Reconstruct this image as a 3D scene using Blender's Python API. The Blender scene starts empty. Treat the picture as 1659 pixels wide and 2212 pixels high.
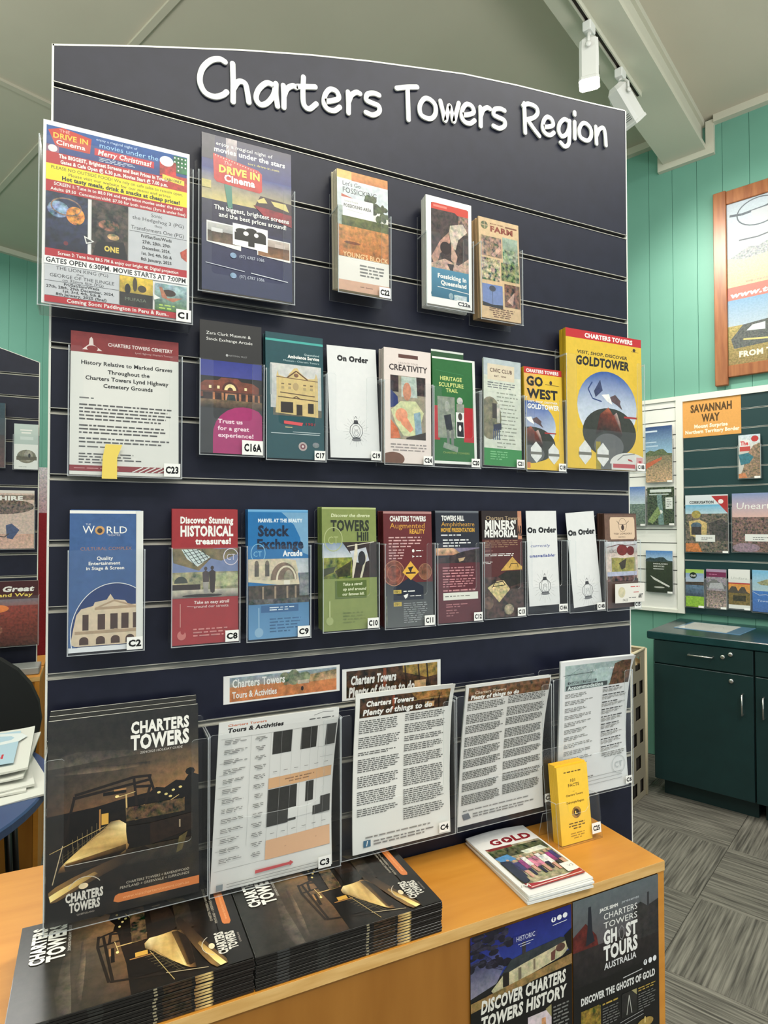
import bpy, math, random
import numpy as np
from mathutils import Matrix, Vector
random.seed(7)
C = bpy.context.scene.collection
SC = bpy.context.scene

# ---------------- camera, world, lights, exposure ----------------
cam = bpy.data.objects.new('camera', bpy.data.cameras.new('camera'))
C.objects.link(cam); SC.camera = cam
cam.data.sensor_fit = 'VERTICAL'; cam.data.sensor_height = 24.0
cam.data.lens = 1325.02 / 2212 * 24.0
cam.data.clip_start = 0.02
yaw, pitch, roll = 0.43772, 0.021032, -0.0010097
cf = Vector((math.sin(yaw)*math.cos(pitch), math.cos(yaw)*math.cos(pitch), math.sin(pitch)))
cr0 = Vector((math.cos(yaw), -math.sin(yaw), 0)); cu0 = cr0.cross(cf)
cr = cr0*math.cos(roll) + cu0*math.sin(roll); cu = -cr0*math.sin(roll) + cu0*math.cos(roll)
M = Matrix((( cr.x, cu.x, -cf.x, 0.06698), (cr.y, cu.y, -cf.y, -1.04845), (cr.z, cu.z, -cf.z, 1.49001), (0,0,0,1)))
cam.matrix_world = M

PHI = math.radians(23.5)          # the building's axes are turned against the display board
E1 = Vector((math.cos(PHI), math.sin(PHI), 0)); E2 = Vector((-math.sin(PHI), math.cos(PHI), 0))
def rm(u, v, z): return E1*u + E2*v + Vector((0,0,z))

w = bpy.data.worlds.new('world'); SC.world = w; w.use_nodes = True
w.node_tree.nodes['Background'].inputs[0].default_value = (0.86, 0.95, 1.0, 1)
w.node_tree.nodes['Background'].inputs[1].default_value = 0.78

def area(name, loc, target, sx, sy, power, col=(1,1,1), spread=180):
    l = bpy.data.lights.new(name, 'AREA'); l.shape = 'RECTANGLE'; l.size = sx; l.size_y = sy
    l.energy = power; l.color = col; l.spread = math.radians(spread)
    o = bpy.data.objects.new(name, l); C.objects.link(o); o.location = loc
    o.rotation_euler = (Vector(target)-Vector(loc)).to_track_quat('-Z', 'Y').to_euler()
    return o
# soft area lights added under the ceiling as general light, without any fittings
area('ceiling_area_light', rm(-0.6,-2.3,3.9), rm(-0.2,-1.2,0), 2.4, 0.5, 62, (1.0,0.97,0.90))
area('ceiling_area_light', rm(1.6,-1.8,3.9), rm(1.6,-1.6,0), 2.0, 0.5, 46, (1.0,0.97,0.90))
area('ceiling_area_light', rm(1.2,3.2,3.85), rm(1.4,3.2,0), 2.4, 0.5, 55, (1.0,0.98,0.93))
area('ceiling_area_light', rm(-1.8,1.6,3.85), rm(-1.8,1.6,0), 2.4, 0.5, 45, (1.0,0.98,0.93))
for (u_,v_,p_) in ((-1.2,-2.6,105),(2.0,-2.9,48),(-2.5,1.6,135)):   # added upward fill to brighten the ceiling, no fitting there
    area('ceiling_fill_light', rm(u_,v_,2.0), rm(u_,v_,4.0), 2.4, 1.6, p_, (1.0,0.98,0.92))
VS = SC.view_settings
VS.view_transform = 'Standard'; VS.look = 'None'; VS.gamma = 1.0; VS.use_curve_mapping = False
VS.exposure = 0.14

# ---------------- materials ----------------
def soft(c,k=0.10):
    l=0.3*c[0]+0.59*c[1]+0.11*c[2]; return tuple(x+(l-x)*k for x in c)
def lin(c):
    return tuple(((x/255/12.92) if x/255 <= 0.04045 else ((x/255+0.055)/1.055)**2.4) for x in c[:3])
_mats = {}
def mat(name, col, rough=0.5, metal=0.0, spec=0.5, coat=0.0, emit=None, es=0.0):
    if name in _mats: return _mats[name]
    m = bpy.data.materials.new(name); m.use_nodes = True
    b = m.node_tree.nodes['Principled BSDF']
    b.inputs['Base Color'].default_value = (*lin(col), 1); b.inputs['Roughness'].default_value = rough
    b.inputs['Metallic'].default_value = metal; b.inputs['Specular IOR Level'].default_value = spec
    b.inputs['Coat Weight'].default_value = coat
    if emit: b.inputs['Emission Color'].default_value = (*lin(emit), 1); b.inputs['Emission Strength'].default_value = es
    _mats[name] = m; return m
def noisy(name, col, col2, scale, rough=0.5, stretch=(1,1,1), detail=4, bump=0.0, spec=0.5, rnd=False, coat=0.0, contrast=(0.35,0.65)):
    if name in _mats: return _mats[name]
    m = mat(name, col, rough, spec=spec, coat=coat); nt = m.node_tree; N = nt.nodes; L = nt.links
    tc = N.new('ShaderNodeTexCoord'); mp = N.new('ShaderNodeMapping'); no = N.new('ShaderNodeTexNoise'); rp = N.new('ShaderNodeValToRGB')
    mp.inputs['Scale'].default_value = stretch
    L.new(tc.outputs['Object'], mp.inputs[0])
    src = mp.outputs[0]
    if rnd:
        oi = N.new('ShaderNodeObjectInfo'); ad = N.new('ShaderNodeVectorMath'); ad.operation = 'ADD'
        sc_ = N.new('ShaderNodeVectorMath'); sc_.operation='SCALE'; sc_.inputs['Scale'].default_value = 37.0
        cb = N.new('ShaderNodeCombineXYZ')
        for i in range(3): L.new(oi.outputs['Random'], cb.inputs[i])
        L.new(cb.outputs[0], sc_.inputs[0]); L.new(src, ad.inputs[0]); L.new(sc_.outputs[0], ad.inputs[1]); src = ad.outputs[0]
    L.new(src, no.inputs['Vector']); no.inputs['Scale'].default_value = scale; no.inputs['Detail'].default_value = detail
    rp.color_ramp.elements[0].position = contrast[0]; rp.color_ramp.elements[1].position = contrast[1]
    rp.color_ramp.elements[0].color = (*lin(col),1); rp.color_ramp.elements[1].color = (*lin(col2),1)
    L.new(no.outputs['Fac'], rp.inputs[0]); L.new(rp.outputs[0], N['Principled BSDF'].inputs['Base Color'])
    if bump:
        bp = N.new('ShaderNodeBump'); bp.inputs['Strength'].default_value = bump; bp.inputs['Distance'].default_value = 0.004
        L.new(no.outputs['Fac'], bp.inputs['Height']); L.new(bp.outputs[0], N['Principled BSDF'].inputs['Normal'])
    return m
def print_mat(name, rough, spec, coat=0.0):
    m = bpy.data.materials.new(name); m.use_nodes = True; nt = m.node_tree; N = nt.nodes; L = nt.links
    b = N['Principled BSDF']; b.inputs['Roughness'].default_value = rough; b.inputs['Specular IOR Level'].default_value = spec
    b.inputs['Coat Weight'].default_value = coat; b.inputs['Coat Roughness'].default_value = 0.15
    at = N.new('ShaderNodeVertexColor'); at.layer_name = 'Ink'
    tc = N.new('ShaderNodeTexCoord'); no = N.new('ShaderNodeTexNoise'); no.inputs['Scale'].default_value = 95; no.inputs['Detail'].default_value = 6; no.inputs['Roughness'].default_value = 0.62
    oi = N.new('ShaderNodeObjectInfo'); ad = N.new('ShaderNodeVectorMath'); ad.operation = 'ADD'
    L.new(tc.outputs['Object'], ad.inputs[0]); L.new(oi.outputs['Random'], ad.inputs[1])
    L.new(ad.outputs[0], no.inputs['Vector'])
    sb = N.new('ShaderNodeVectorMath'); sb.operation = 'SUBTRACT'; sb.inputs[1].default_value = (0.5,0.5,0.5)
    L.new(no.outputs['Color'], sb.inputs[0])
    sub2 = N.new('ShaderNodeMath'); sub2.operation='SUBTRACT'; sub2.inputs[1].default_value = 0.5; L.new(no.outputs['Fac'], sub2.inputs[0])
    mx = N.new('ShaderNodeVectorMath'); mx.operation='MULTIPLY_ADD'; mx.inputs[1].default_value=(1.2,1.2,1.2)
    L.new(sb.outputs[0], mx.inputs[0])
    s3 = N.new('ShaderNodeMath'); s3.operation='MULTIPLY'; s3.inputs[1].default_value = 5.0; L.new(sub2.outputs[0], s3.inputs[0])
    L.new(s3.outputs[0], mx.inputs[2])
    sc = N.new('ShaderNodeVectorMath'); sc.operation='SCALE'; L.new(mx.outputs[0], sc.inputs[0]); L.new(at.outputs['Alpha'], sc.inputs['Scale'])
    one = N.new('ShaderNodeVectorMath'); one.operation='ADD'; one.inputs[1].default_value=(1,1,1); L.new(sc.outputs[0], one.inputs[0])
    mul = N.new('ShaderNodeVectorMath'); mul.operation='MULTIPLY'; L.new(at.outputs['Color'], mul.inputs[0]); L.new(one.outputs[0], mul.inputs[1])
    mxx = N.new('ShaderNodeVectorMath'); mxx.operation='MAXIMUM'; mxx.inputs[1].default_value=(0,0,0); L.new(mul.outputs[0], mxx.inputs[0])
    L.new(mxx.outputs[0], b.inputs['Base Color'])
    return m
PRINT = print_mat('printed_gloss_paper', 0.42, 0.4, 0.10)
MATTE = print_mat('printed_matt_paper', 0.75, 0.25)
GLOSSY = print_mat('printed_magazine_cover', 0.30, 0.4, 0.12)
def acrylic(name, tint, haze, edge=False):
    m = bpy.data.materials.new(name); m.use_nodes = True; nt = m.node_tree; N = nt.nodes; L = nt.links
    for n in list(N): N.remove(n)
    out = N.new('ShaderNodeOutputMaterial'); tr = N.new('ShaderNodeBsdfTransparent'); gl = N.new('ShaderNodeBsdfGlossy'); df = N.new('ShaderNodeBsdfDiffuse')
    tr.inputs[0].default_value = (*tint,1); gl.inputs['Roughness'].default_value = 0.14; df.inputs[0].default_value = (0.85,0.88,0.9,1)
    fr0 = N.new('ShaderNodeFresnel'); fr0.inputs[0].default_value = 1.40
    ge = N.new('ShaderNodeNewGeometry'); iv = N.new('ShaderNodeMath'); iv.operation='SUBTRACT'; iv.inputs[0].default_value=1.0
    L.new(ge.outputs['Backfacing'], iv.inputs[1]); fr = N.new('ShaderNodeMath'); fr.operation='MULTIPLY'; L.new(fr0.outputs[0], fr.inputs[0]); L.new(iv.outputs[0], fr.inputs[1])
    hz = N.new('ShaderNodeMath'); hz.operation='MULTIPLY'; hz.inputs[0].default_value = haze; L.new(iv.outputs[0], hz.inputs[1])
    m1 = N.new('ShaderNodeMixShader'); m2 = N.new('ShaderNodeMixShader')
    L.new(hz.outputs[0], m1.inputs[0]); L.new(tr.outputs[0], m1.inputs[1]); L.new(df.outputs[0], m1.inputs[2])
    L.new(fr.outputs[0], m2.inputs[0]); L.new(m1.outputs[0], m2.inputs[1]); L.new(gl.outputs[0], m2.inputs[2]); L.new(m2.outputs[0], out.inputs[0])
    return m
ACR = acrylic('clear_acrylic', (0.995,0.998,0.998), 0.014)
ACE = acrylic('acrylic_edge', (0.86,0.90,0.91), 0.42)

NAVY = noisy('navy_laminate', (20,23,40), (25,28,46), 30, rough=0.42, spec=0.32)
ALU = mat('satin_aluminium', (188,185,173), 0.38, metal=0.2)
ALUD = mat('channel_shade', (40,40,42), 0.6)  # dark tone stands in for shade inside the aluminium channel
WHITE = mat('white_edging', (228,228,218), 0.45)
LETTER = mat('white_foam_letter', (236,236,230), 0.55)
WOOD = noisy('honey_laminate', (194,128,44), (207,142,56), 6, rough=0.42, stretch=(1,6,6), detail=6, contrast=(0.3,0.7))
WOODE = noisy('pale_wood_edge', (206,160,92), (222,180,114), 14, rough=0.5, stretch=(1,10,10))
PAPER = mat('white_paper', (226,226,220), 0.7, spec=0.3)
TEAL = noisy('teal_wall_paint', (108,161,143), (112,166,148), 3, rough=0.5, spec=0.35)
CEIL = noisy('ceiling_paint', (198,191,174), (202,195,178), 2, rough=0.8, spec=0.2)
TRIM = mat('cream_trim_paint', (205,203,186), 0.5)
GREEN = noisy('dark_teal_laminate', (12,40,41), (14,44,45), 12, rough=0.4)
GREENP = mat('green_slat_panel', (14,52,56), 0.42)
WHITEP = mat('white_slat_panel', (232,232,226), 0.42)
CHROME = mat('brushed_chrome', (200,200,196), 0.22, metal=0.9)
PINE = noisy('varnished_pine', (138,80,44), (162,102,60), 5, rough=0.38, stretch=(8,8,1), detail=5)
PLASTIC = mat('beige_plastic', (146,138,118), 0.5)
LAMPW = mat('white_lamp_enamel', (222,222,218), 0.4)
BLACK = mat('black_fabric', (22,24,25), 0.85)

# ---------------- mesh helpers ----------------
class MB:
    def __init__(s): s.v=[]; s.f=[]; s.m=[]; s.sm=[]
    def add(s, vs, fs, mi=0, smooth=False, X=None):
        o=len(s.v)
        for p in vs:
            p=Vector(p)
            if X is not None: p = X @ p
            s.v.append(tuple(p))
        for f in fs: s.f.append(tuple(i+o for i in f)); s.m.append(mi); s.sm.append(smooth)
        return s
    def box(s, x0,x1,y0,y1,z0,z1, mi=0, X=None):
        vs=[(x0,y0,z0),(x1,y0,z0),(x1,y1,z0),(x0,y1,z0),(x0,y0,z1),(x1,y0,z1),(x1,y1,z1),(x0,y1,z1)]
        return s.add(vs,[(0,3,2,1),(4,5,6,7),(0,1,5,4),(1,2,6,5),(2,3,7,6),(3,0,4,7)],mi,False,X)
    def bbox(s, x0,x1,y0,y1,z0,z1,b=0.002, mi=0, X=None):
        # box with chamfered long edges (octagonal section in every axis kept simple: chamfer on the outer outline)
        P=[(x0+b,y0),(x1-b,y0),(x1,y0+b),(x1,y1-b),(x1-b,y1),(x0+b,y1),(x0,y1-b),(x0,y0+b)]
        def sh(P,k):
            cx=(x0+x1)/2; cy=(y0+y1)/2
            return [(cx+(p[0]-cx)*(1-2*k/(x1-x0)), cy+(p[1]-cy)*(1-2*k/(y1-y0))) for p in P]
        Q=sh(P,b); rings=[[(x,y,z0) for x,y in Q],[(x,y,z0+b) for x,y in P],[(x,y,z1-b) for x,y in P],[(x,y,z1) for x,y in Q]]
        vs=[p for r in rings for p in r]; fs=[tuple(reversed(range(8))), tuple(range(24,32))]
        for k in range(3):
            for i in range(8): fs.append((k*8+i,k*8+(i+1)%8,(k+1)*8+(i+1)%8,(k+1)*8+i))
        return s.add(vs,fs,mi,False,X)
    def prism(s, pts, y0, y1, mi=0, mi_side=None, X=None):
        # outline in XZ, extruded along Y (front at y0)
        n=len(pts); vs=[(p[0],y0,p[1]) for p in pts]+[(p[0],y1,p[1]) for p in pts]
        s.add(vs,[tuple(range(n)),tuple(reversed(range(n,2*n)))],mi,False,X)
        o=len(s.v)-2*n
        for i in range(n):
            j=(i+1)%n; s.f.append((o+i,o+n+i,o+n+j,o+j)); s.m.append(mi if mi_side is None else mi_side); s.sm.append(False)
        return s
    def tube(s, pts, r, n=8, mi=0, X=None, cap=True):
        pts=[Vector(p) for p in pts]; rings=[]
        up=None
        for i,p in enumerate(pts):
            d=(pts[min(i+1,len(pts)-1)]-pts[max(i-1,0)]).normalized()
            if up is None:
                up=Vector((0,0,1)) if abs(d.z)<0.9 else Vector((1,0,0))
            a=d.cross(up).normalized(); b=a.cross(d).normalized(); up=b
            rr=r[i] if isinstance(r,(list,tuple)) else r
            rings.append([p+a*math.cos(2*math.pi*k/n)*rr+b*math.sin(2*math.pi*k/n)*rr for k in range(n)])
        vs=[q for R_ in rings for q in R_]; fs=[]
        for i in range(len(pts)-1):
            for k in range(n): fs.append((i*n+k,i*n+(k+1)%n,(i+1)*n+(k+1)%n,(i+1)*n+k))
        s.add(vs,fs,mi,True,X)
        if cap:
            o=len(s.v)-len(vs)
            s.f.append(tuple(o+k for k in reversed(range(n)))); s.m.append(mi); s.sm.append(False)
            e=o+(len(pts)-1)*n; s.f.append(tuple(e+k for k in range(n))); s.m.append(mi); s.sm.append(False)
        return s
    def lathe(s, prof, n=20, mi=0, X=None, smooth=True):
        vs=[]; fs=[]
        for r,z in prof:
            for k in range(n): vs.append((r*math.cos(2*math.pi*k/n), r*math.sin(2*math.pi*k/n), z))
        for i in range(len(prof)-1):
            for k in range(n): fs.append((i*n+k,i*n+(k+1)%n,(i+1)*n+(k+1)%n,(i+1)*n+k))
        fs.append(tuple(reversed(range(n)))); fs.append(tuple((len(prof)-1)*n+k for k in range(n)))
        return s.add(vs,fs,mi,smooth,X)
    def build(s, name, mats, parent=None, loc=None, mw=None, coll=True):
        me=bpy.data.meshes.new(name); me.from_pydata(s.v,[],s.f)
        if not isinstance(mats,(list,tuple)): mats=[mats]
        for m in mats: me.materials.append(m)
        me.polygons.foreach_set('material_index', s.m); me.polygons.foreach_set('use_smooth', s.sm); me.update()
        o=bpy.data.objects.new(name, me); C.objects.link(o)
        if parent is not None: o.parent=parent
        if mw is not None: o.matrix_local=mw
        if loc is not None: o.location=loc
        return o
def T(x,y,z): return Matrix.Translation((x,y,z))
def RX(a): return Matrix.Rotation(a,4,'X')
def RY(a): return Matrix.Rotation(a,4,'Y')
def RZ(a): return Matrix.Rotation(a,4,'Z')
def tag(o, label=None, cat=None, group=None, kind=None):
    if label: o['label']=label
    if cat: o['category']=cat
    if group: o['group']=group
    if kind: o['kind']=kind
    return o
def empty(name, mw, label, cat, group=None):
    o=bpy.data.objects.new(name,None); C.objects.link(o); o.empty_display_size=0.05; o.matrix_world=mw
    return tag(o,label,cat,group)
def copy_tree(o, mw=None, parent=None, kids=None):
    c=o.copy(); C.objects.link(c)
    if parent is not None: c.parent=parent
    for ch in (kids[o.name] if kids else list(o.children)): copy_tree(ch, None, c, kids)
    if mw is not None: c.matrix_local=mw
    return c
ROOM = RZ(PHI)      # room axes: x = u (towards the right wall), y = v

# ---------------- lettering: glyphs of the built-in font, meshed once ----------------
_gl={}
_fc=bpy.data.curves.new('glyph','FONT'); _fo=bpy.data.objects.new('glyph',_fc)
def _mesh(body):
    _fc.body=body
    me=_fo.to_mesh(); n=len(me.vertices)
    co=np.zeros(n*3,'f'); me.vertices.foreach_get('co',co); co=co.reshape(-1,3)[:,:2].copy()
    fs=[tuple(p.vertices) for p in me.polygons]; _fo.to_mesh_clear(); return co,fs
def glyph(ch,b):
    k=(ch,b)
    if k in _gl: return _gl[k]
    _fc.offset={0:0.0,1:0.024,2:0.046,3:0.072}[b]; _fc.resolution_u=2
    if ch==' ': co,fs=np.zeros((0,2),'f'),[]
    else: co,fs=_mesh(ch)
    bar,_=_mesh('|'); cb,_=_mesh(ch+'|')
    adv=float(cb[:,0].max()-bar[:,0].max())
    _gl[k]=(co,fs,adv); return _gl[k]
CAP=None
SH={}      # sideways slump of a curled sheet per metre of height
class Art:
    """Flat print on a sheet: u 0..1 from the left, t 0..1 from the top."""
    def __init__(s,w,h,bend=None,step=0.00002,skip=False):
        s.w,s.h=w,h; s.v=[]; s.f=[]; s.c=[]; s.L=0; s.bend=bend; s.tw=None; s.step=step if not bend else 0.00006
    def _p(s,u,t):
        if s.tw: t=s.tw(t)
        return (u*s.w, -s.step*(s.L+4), (1-t)*s.h)
    def _add(s,pts,faces,cols,n):
        e=1e-6
        if all(-e<=u<=1+e and -e<=t<=1+e for u,t in pts):
            o=len(s.v)
            for (u,t) in pts: s.v.append(s._p(u,t))
            for f in faces: s.f.append(tuple(i+o for i in f))
            for c in cols: s.c.append((*lin(soft(c)),n))
            return
        for f in faces:                      # trim the print to the sheet
            P=[(pts[i][0],pts[i][1],cols[i]) for i in f]
            for ax,lim,sg in ((0,0,1),(0,1,-1),(1,0,1),(1,1,-1)):
                Q=[]
                for i in range(len(P)):
                    a,b=P[i-1],P[i]; da=(a[ax]-lim)*sg; db=(b[ax]-lim)*sg
                    if (da>=0)!=(db>=0):
                        k=da/(da-db); Q.append((a[0]+(b[0]-a[0])*k,a[1]+(b[1]-a[1])*k,tuple(a[2][q]+(b[2][q]-a[2][q])*k for q in range(3))))
                    if db>=0: Q.append(b)
                P=Q
                if not P: break
            if len(P)>2:
                o=len(s.v)
                for u,t,c in P: s.v.append(s._p(u,t)); s.c.append((*lin(soft(c)),n))
                s.f.append(tuple(range(o,o+len(P))))
    def grad(s,u0,t0,u1,t1,ctop,cbot,n=0.0,cright=None):
        s.L+=1
        nu=nv=1
        if s.bend: nu=max(1,int(abs(u1-u0)*s.w/0.008)); nv=max(1,int(abs(t1-t0)*s.h/0.008))
        P=[];F=[];K=[]
        for j in range(nv+1):
            for i in range(nu+1):
                a=j/nv; P.append((u0+(u1-u0)*i/nu, t0+(t1-t0)*a)); K.append([ctop[q]*(1-a)+cbot[q]*a for q in range(3)])
        for j in range(nv):
            for i in range(nu):
                q=j*(nu+1)+i; F.append((q,q+nu+1,q+nu+2,q+1))
        s._add(P,F,K,n); return s
    def rect(s,u0,t0,u1,t1,c,n=0.0): return s.grad(u0,t0,u1,t1,c,c,n)
    def strip(s,Lp,Rp,cL,cR,n=0.0):
        s.L+=1; P=[];F=[];K=[]
        for a,b,c,d in zip(Lp,Rp,cL,cR): P+=[a,b]; K+=[c,d]
        for i in range(len(Lp)-1): F.append((2*i,2*i+2,2*i+3,2*i+1))
        s._add(P,F,K,n); return s
    def poly(s,pts,c,n=0.0):
        s.L+=1; s._add(pts,[tuple(reversed(range(len(pts))))],[c]*len(pts),n); return s
    def shade(s,pts,cols,n=0.0):
        s.L+=1; s._add(pts,[tuple(reversed(range(len(pts))))],cols,n); return s
    def ell(s,u,t,ru,rt,c,n=0.0,k=20,a0=0,a1=360):
        pts=[(u+ru*math.cos(math.radians(a0+(a1-a0)*i/k)), t-rt*math.sin(math.radians(a0+(a1-a0)*i/k))) for i in range(k if a1-a0==360 else k+1)]
        s.L+=1; s._add(pts,[tuple(range(len(pts)))],[c]*len(pts),n); return s
    def ring(s,u,t,ru,rt,th,c,n=0.0,k=28,a0=0,a1=360):
        s.L+=1; P=[];F=[]
        for i in range(k+1):
            a=math.radians(a0+(a1-a0)*i/k)
            P.append((u+ru*math.cos(a),t-rt*math.sin(a))); P.append((u+(ru-th/s.w)*math.cos(a),t-(rt-th/s.h)*math.sin(a)))
        for i in range(k): F.append((2*i,2*i+2,2*i+3,2*i+1))
        s._add(P,F,[c]*len(P),n); return s
    def line(s,u0,t0,u1,t1,th,c,n=0.0):
        dx=(u1-u0)*s.w; dy=(t1-t0)*s.h; l=math.hypot(dx,dy) or 1; nx=-dy/l*th/2/s.w; nt=dx/l*th/2/s.h
        return s.poly([(u0+nx,t0+nt),(u1+nx,t1+nt),(u1-nx,t1-nt),(u0-nx,t0-nt)][::-1],c,n)
    def path(s,pts,th,c,n=0.0):
        for a,b in zip(pts,pts[1:]): s.line(*a,*b,th,c,n); s.L-=0.9
        s.L+=1; return s
    def text(s,body,u0,t,hh,c,u1=None,b=0,al='l',xs=1.0,sl=0.0,rot=0,tr=0.0):
        """baseline at t, capital height hh*h; fitted to u0..u1 when u1 is given. rot=90: reads upwards."""
        global CAP
        if CAP is None:
            g,_,_=glyph('H',0); CAP=float(g[:,1].max())
        s.L+=1; x=0.0; parts=[]
        for ch in body:
            co,fs,adv=glyph(ch,b); parts.append((x,co,fs)); x+=adv+(0.02*b)+tr
        W=x or 1; k=hh*s.h/CAP
        if u1 is not None: kx=(u1-u0)*s.w/W; ox=u0*s.w
        else: kx=k*xs; ox=u0*s.w-(0 if al=='l' else W*kx*(0.5 if al=='c' else 1))
        by=(1-(s.tw(t) if s.tw else t))*s.h; cc=(*lin(c),0.0)
        for x0,co,fs in parts:
            if not len(co): continue
            o=len(s.v)
            for p in co:
                X=(x0+p[0])*kx; Y=p[1]*k
                X+=Y*sl
                if rot==90: X,Y=-Y,X
                if rot==-90: X,Y=Y,-X
                s.v.append((ox+X,-s.step*(s.L+4),by+Y)); s.c.append(cc)
            for f in fs: s.f.append(tuple(i+o for i in f))
        return s
    def para(s,u0,t0,u1,t1,n,c,th=0.42,rag=0.25,al='l',seed=None,wd=0.012):
        s.L+=1; r=random.Random(seed if seed is not None else len(s.v)); dt=(t1-t0)/n
        for i in range(n):
            W=(u1-u0)*(1-(r.random()*rag if (i<n-1) else rag+r.random()*0.3))
            x=u0 if al=='l' else (u0+(u1-u0-W)/2 if al=='c' else u1-W); end=x+W
            while x<end-0.002:
                l=min(end-x, wd/s.w*(0.35+r.random()*1.0))
                ta=t0+dt*(i+0.5-th/2); tb=ta+dt*th
                s._add([(x,ta),(x,tb),(x+l,tb),(x+l,ta)],[(0,1,2,3)],[c]*4,0.25)
                x+=l+wd/s.w*0.22
        return s
    def build(s,parent,name='printed_cover',m=None,y=0.0,ml=None):
        me=bpy.data.meshes.new(name)
        V=s.v
        if s.bend: V=[(x+SH.get(s.bend,0)*z,y_-0.0008+s.bend(x,z),z) for x,y_,z in V]
        me.from_pydata(V,[],s.f); me.materials.append(m or PRINT)
        at=me.color_attributes.new('Ink','FLOAT_COLOR','POINT')
        at.data.foreach_set('color',np.array(s.c,'f').ravel()); me.update()
        o=bpy.data.objects.new(name,me); C.objects.link(o); o.parent=parent
        o.matrix_local = ml if ml is not None else T(-s.w/2,y,0)
        return o
# ================= THE SETTING =================
def setting(name, mb, m, parent=None, mw=None):
    o = mb.build(name, m, parent, mw=mw)
    if parent is None: o['kind'] = 'structure'
    return o
# floor slab and carpet tiles laid quarter turned, 0.5 m
floor = setting('floor', MB().box(-3.7,3.83,-3.8,5.3,-0.10,-0.008), mat('floor_slab',(70,70,66),0.9), mw=ROOM)
CARP = noisy('striped_carpet', (74,72,67), (132,129,119), 9, rough=0.95, stretch=(0.5,13,1), detail=6, bump=0.7, spec=0.1, rnd=True, contrast=(0.33,0.68))
tile = None
for i in range(-12, 4):
    for j in range(-7, 12):
        cu_, cv_ = 2.335+0.5*i-0.25+0.5, -0.285+0.5*j+0.25
        if cu_ > 3.6 or cv_ > 5.1: continue
        if cu_ < -3.2 or cv_ < -3.2: continue
        if cu_ < -1.0 and cv_ < 0: continue       # behind the photographer, never seen: bare slab
        if tile is None:
            tile = MB().bbox(-0.2492,0.2492,-0.2492,0.2492,-0.008,0.0,0.0015).build('carpet_tile', CARP, floor); t = tile
        else:
            t = tile.copy(); C.objects.link(t)
        t.matrix_local = T(cu_, cv_, 0) @ RZ(0 if (i+j)%2==0 else math.pi/2)
# ceiling with battens, beam, cornices
ceiling = setting('ceiling', MB().box(-3.8,3.83,-3.8,5.3,4.0,4.08), CEIL, mw=ROOM)
bat = MB().box(-3.7,3.8,2.865,2.905,3.985,4.0).build('ceiling_batten', CEIL, ceiling)
MB().box(-3.7,3.8,-1.4,-1.36,3.985,4.0).build('ceiling_batten', CEIL, ceiling)
MB().box(1.12,1.155,-3.8,5.25,3.988,4.0).build('ceiling_batten', CEIL, ceiling)
beam = setting('trim_1', MB().box(-3.7,3.8,0.02,0.245,3.81,4.0).box(-3.7,3.8,0.245,0.262,3.965,4.0).box(-3.7,3.8,0.003,0.02,3.965,4.0).box(-3.7,3.8,-0.004,0.02,3.81,3.84), TRIM, mw=ROOM)
bt = MB().box(3.765,3.80,-0.05,0.28,3.772,3.812).box(3.765,3.80,0.245,0.28,3.812,3.98).box(3.765,3.80,-0.05,-0.004,3.812,3.98)
setting('trim_2', bt, TRIM, mw=ROOM)
def cornice(u0,u1,v0,v1): return MB().box(u0,u1,v0,v1,3.955,4.0)
setting('trim_3', cornice(3.755,3.80,0.28,5.25).box(3.755,3.80,-3.7,-0.05,3.955,4.0), TRIM, mw=ROOM)
setting('trim_4', cornice(-3.7,3.755,5.205,5.25), TRIM, mw=ROOM)
# walls: vertical tongue-and-groove boards
wr = setting('wall_right', MB().box(3.806,3.9,-3.8,5.35,0,4.0), TEAL, mw=ROOM)
bd = None; v = -3.64
while v < 5.2:
    if bd is None: bd = MB().prism([(-0.0719,0),(-0.0704,-0.002),(0.0704,-0.002),(0.0719,0),(0.0719,0.006),(-0.0719,0.006)],0,3.99).build('wall_board', TEAL, wr); b = bd
    else: b = bd.copy(); C.objects.link(b)
    # prism lies along Y; stand it up
    b.matrix_local = Matrix(((0,0,1,3.800),(1,0,0,v),(0,1,0,0.004),(0,0,0,1)))
    v += 0.145
wl = setting('wall_left', MB().box(-3.7,3.80,5.256,5.35,0,4.0), TEAL, mw=ROOM)
u = -3.6
while u < 3.78:
    b = bd.copy(); C.objects.link(b); b.parent = wl
    b.matrix_local = Matrix(((1,0,0,u),(0,0,1,5.25),(0,1,0,0.004),(0,0,0,1)))
    u += 0.145
setting('wall_back', MB().box(-3.8,-3.7,-0.9,5.35,0,4.0), TEAL, mw=ROOM)
setting('baseboard_left', MB().bbox(-3.7,3.79,5.225,5.245,0.001,0.12,0.004), TRIM, mw=ROOM)
setting('baseboard_right', MB().bbox(3.774,3.794,0.62,5.22,0.001,0.12,0.004), TRIM, mw=ROOM)

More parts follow.
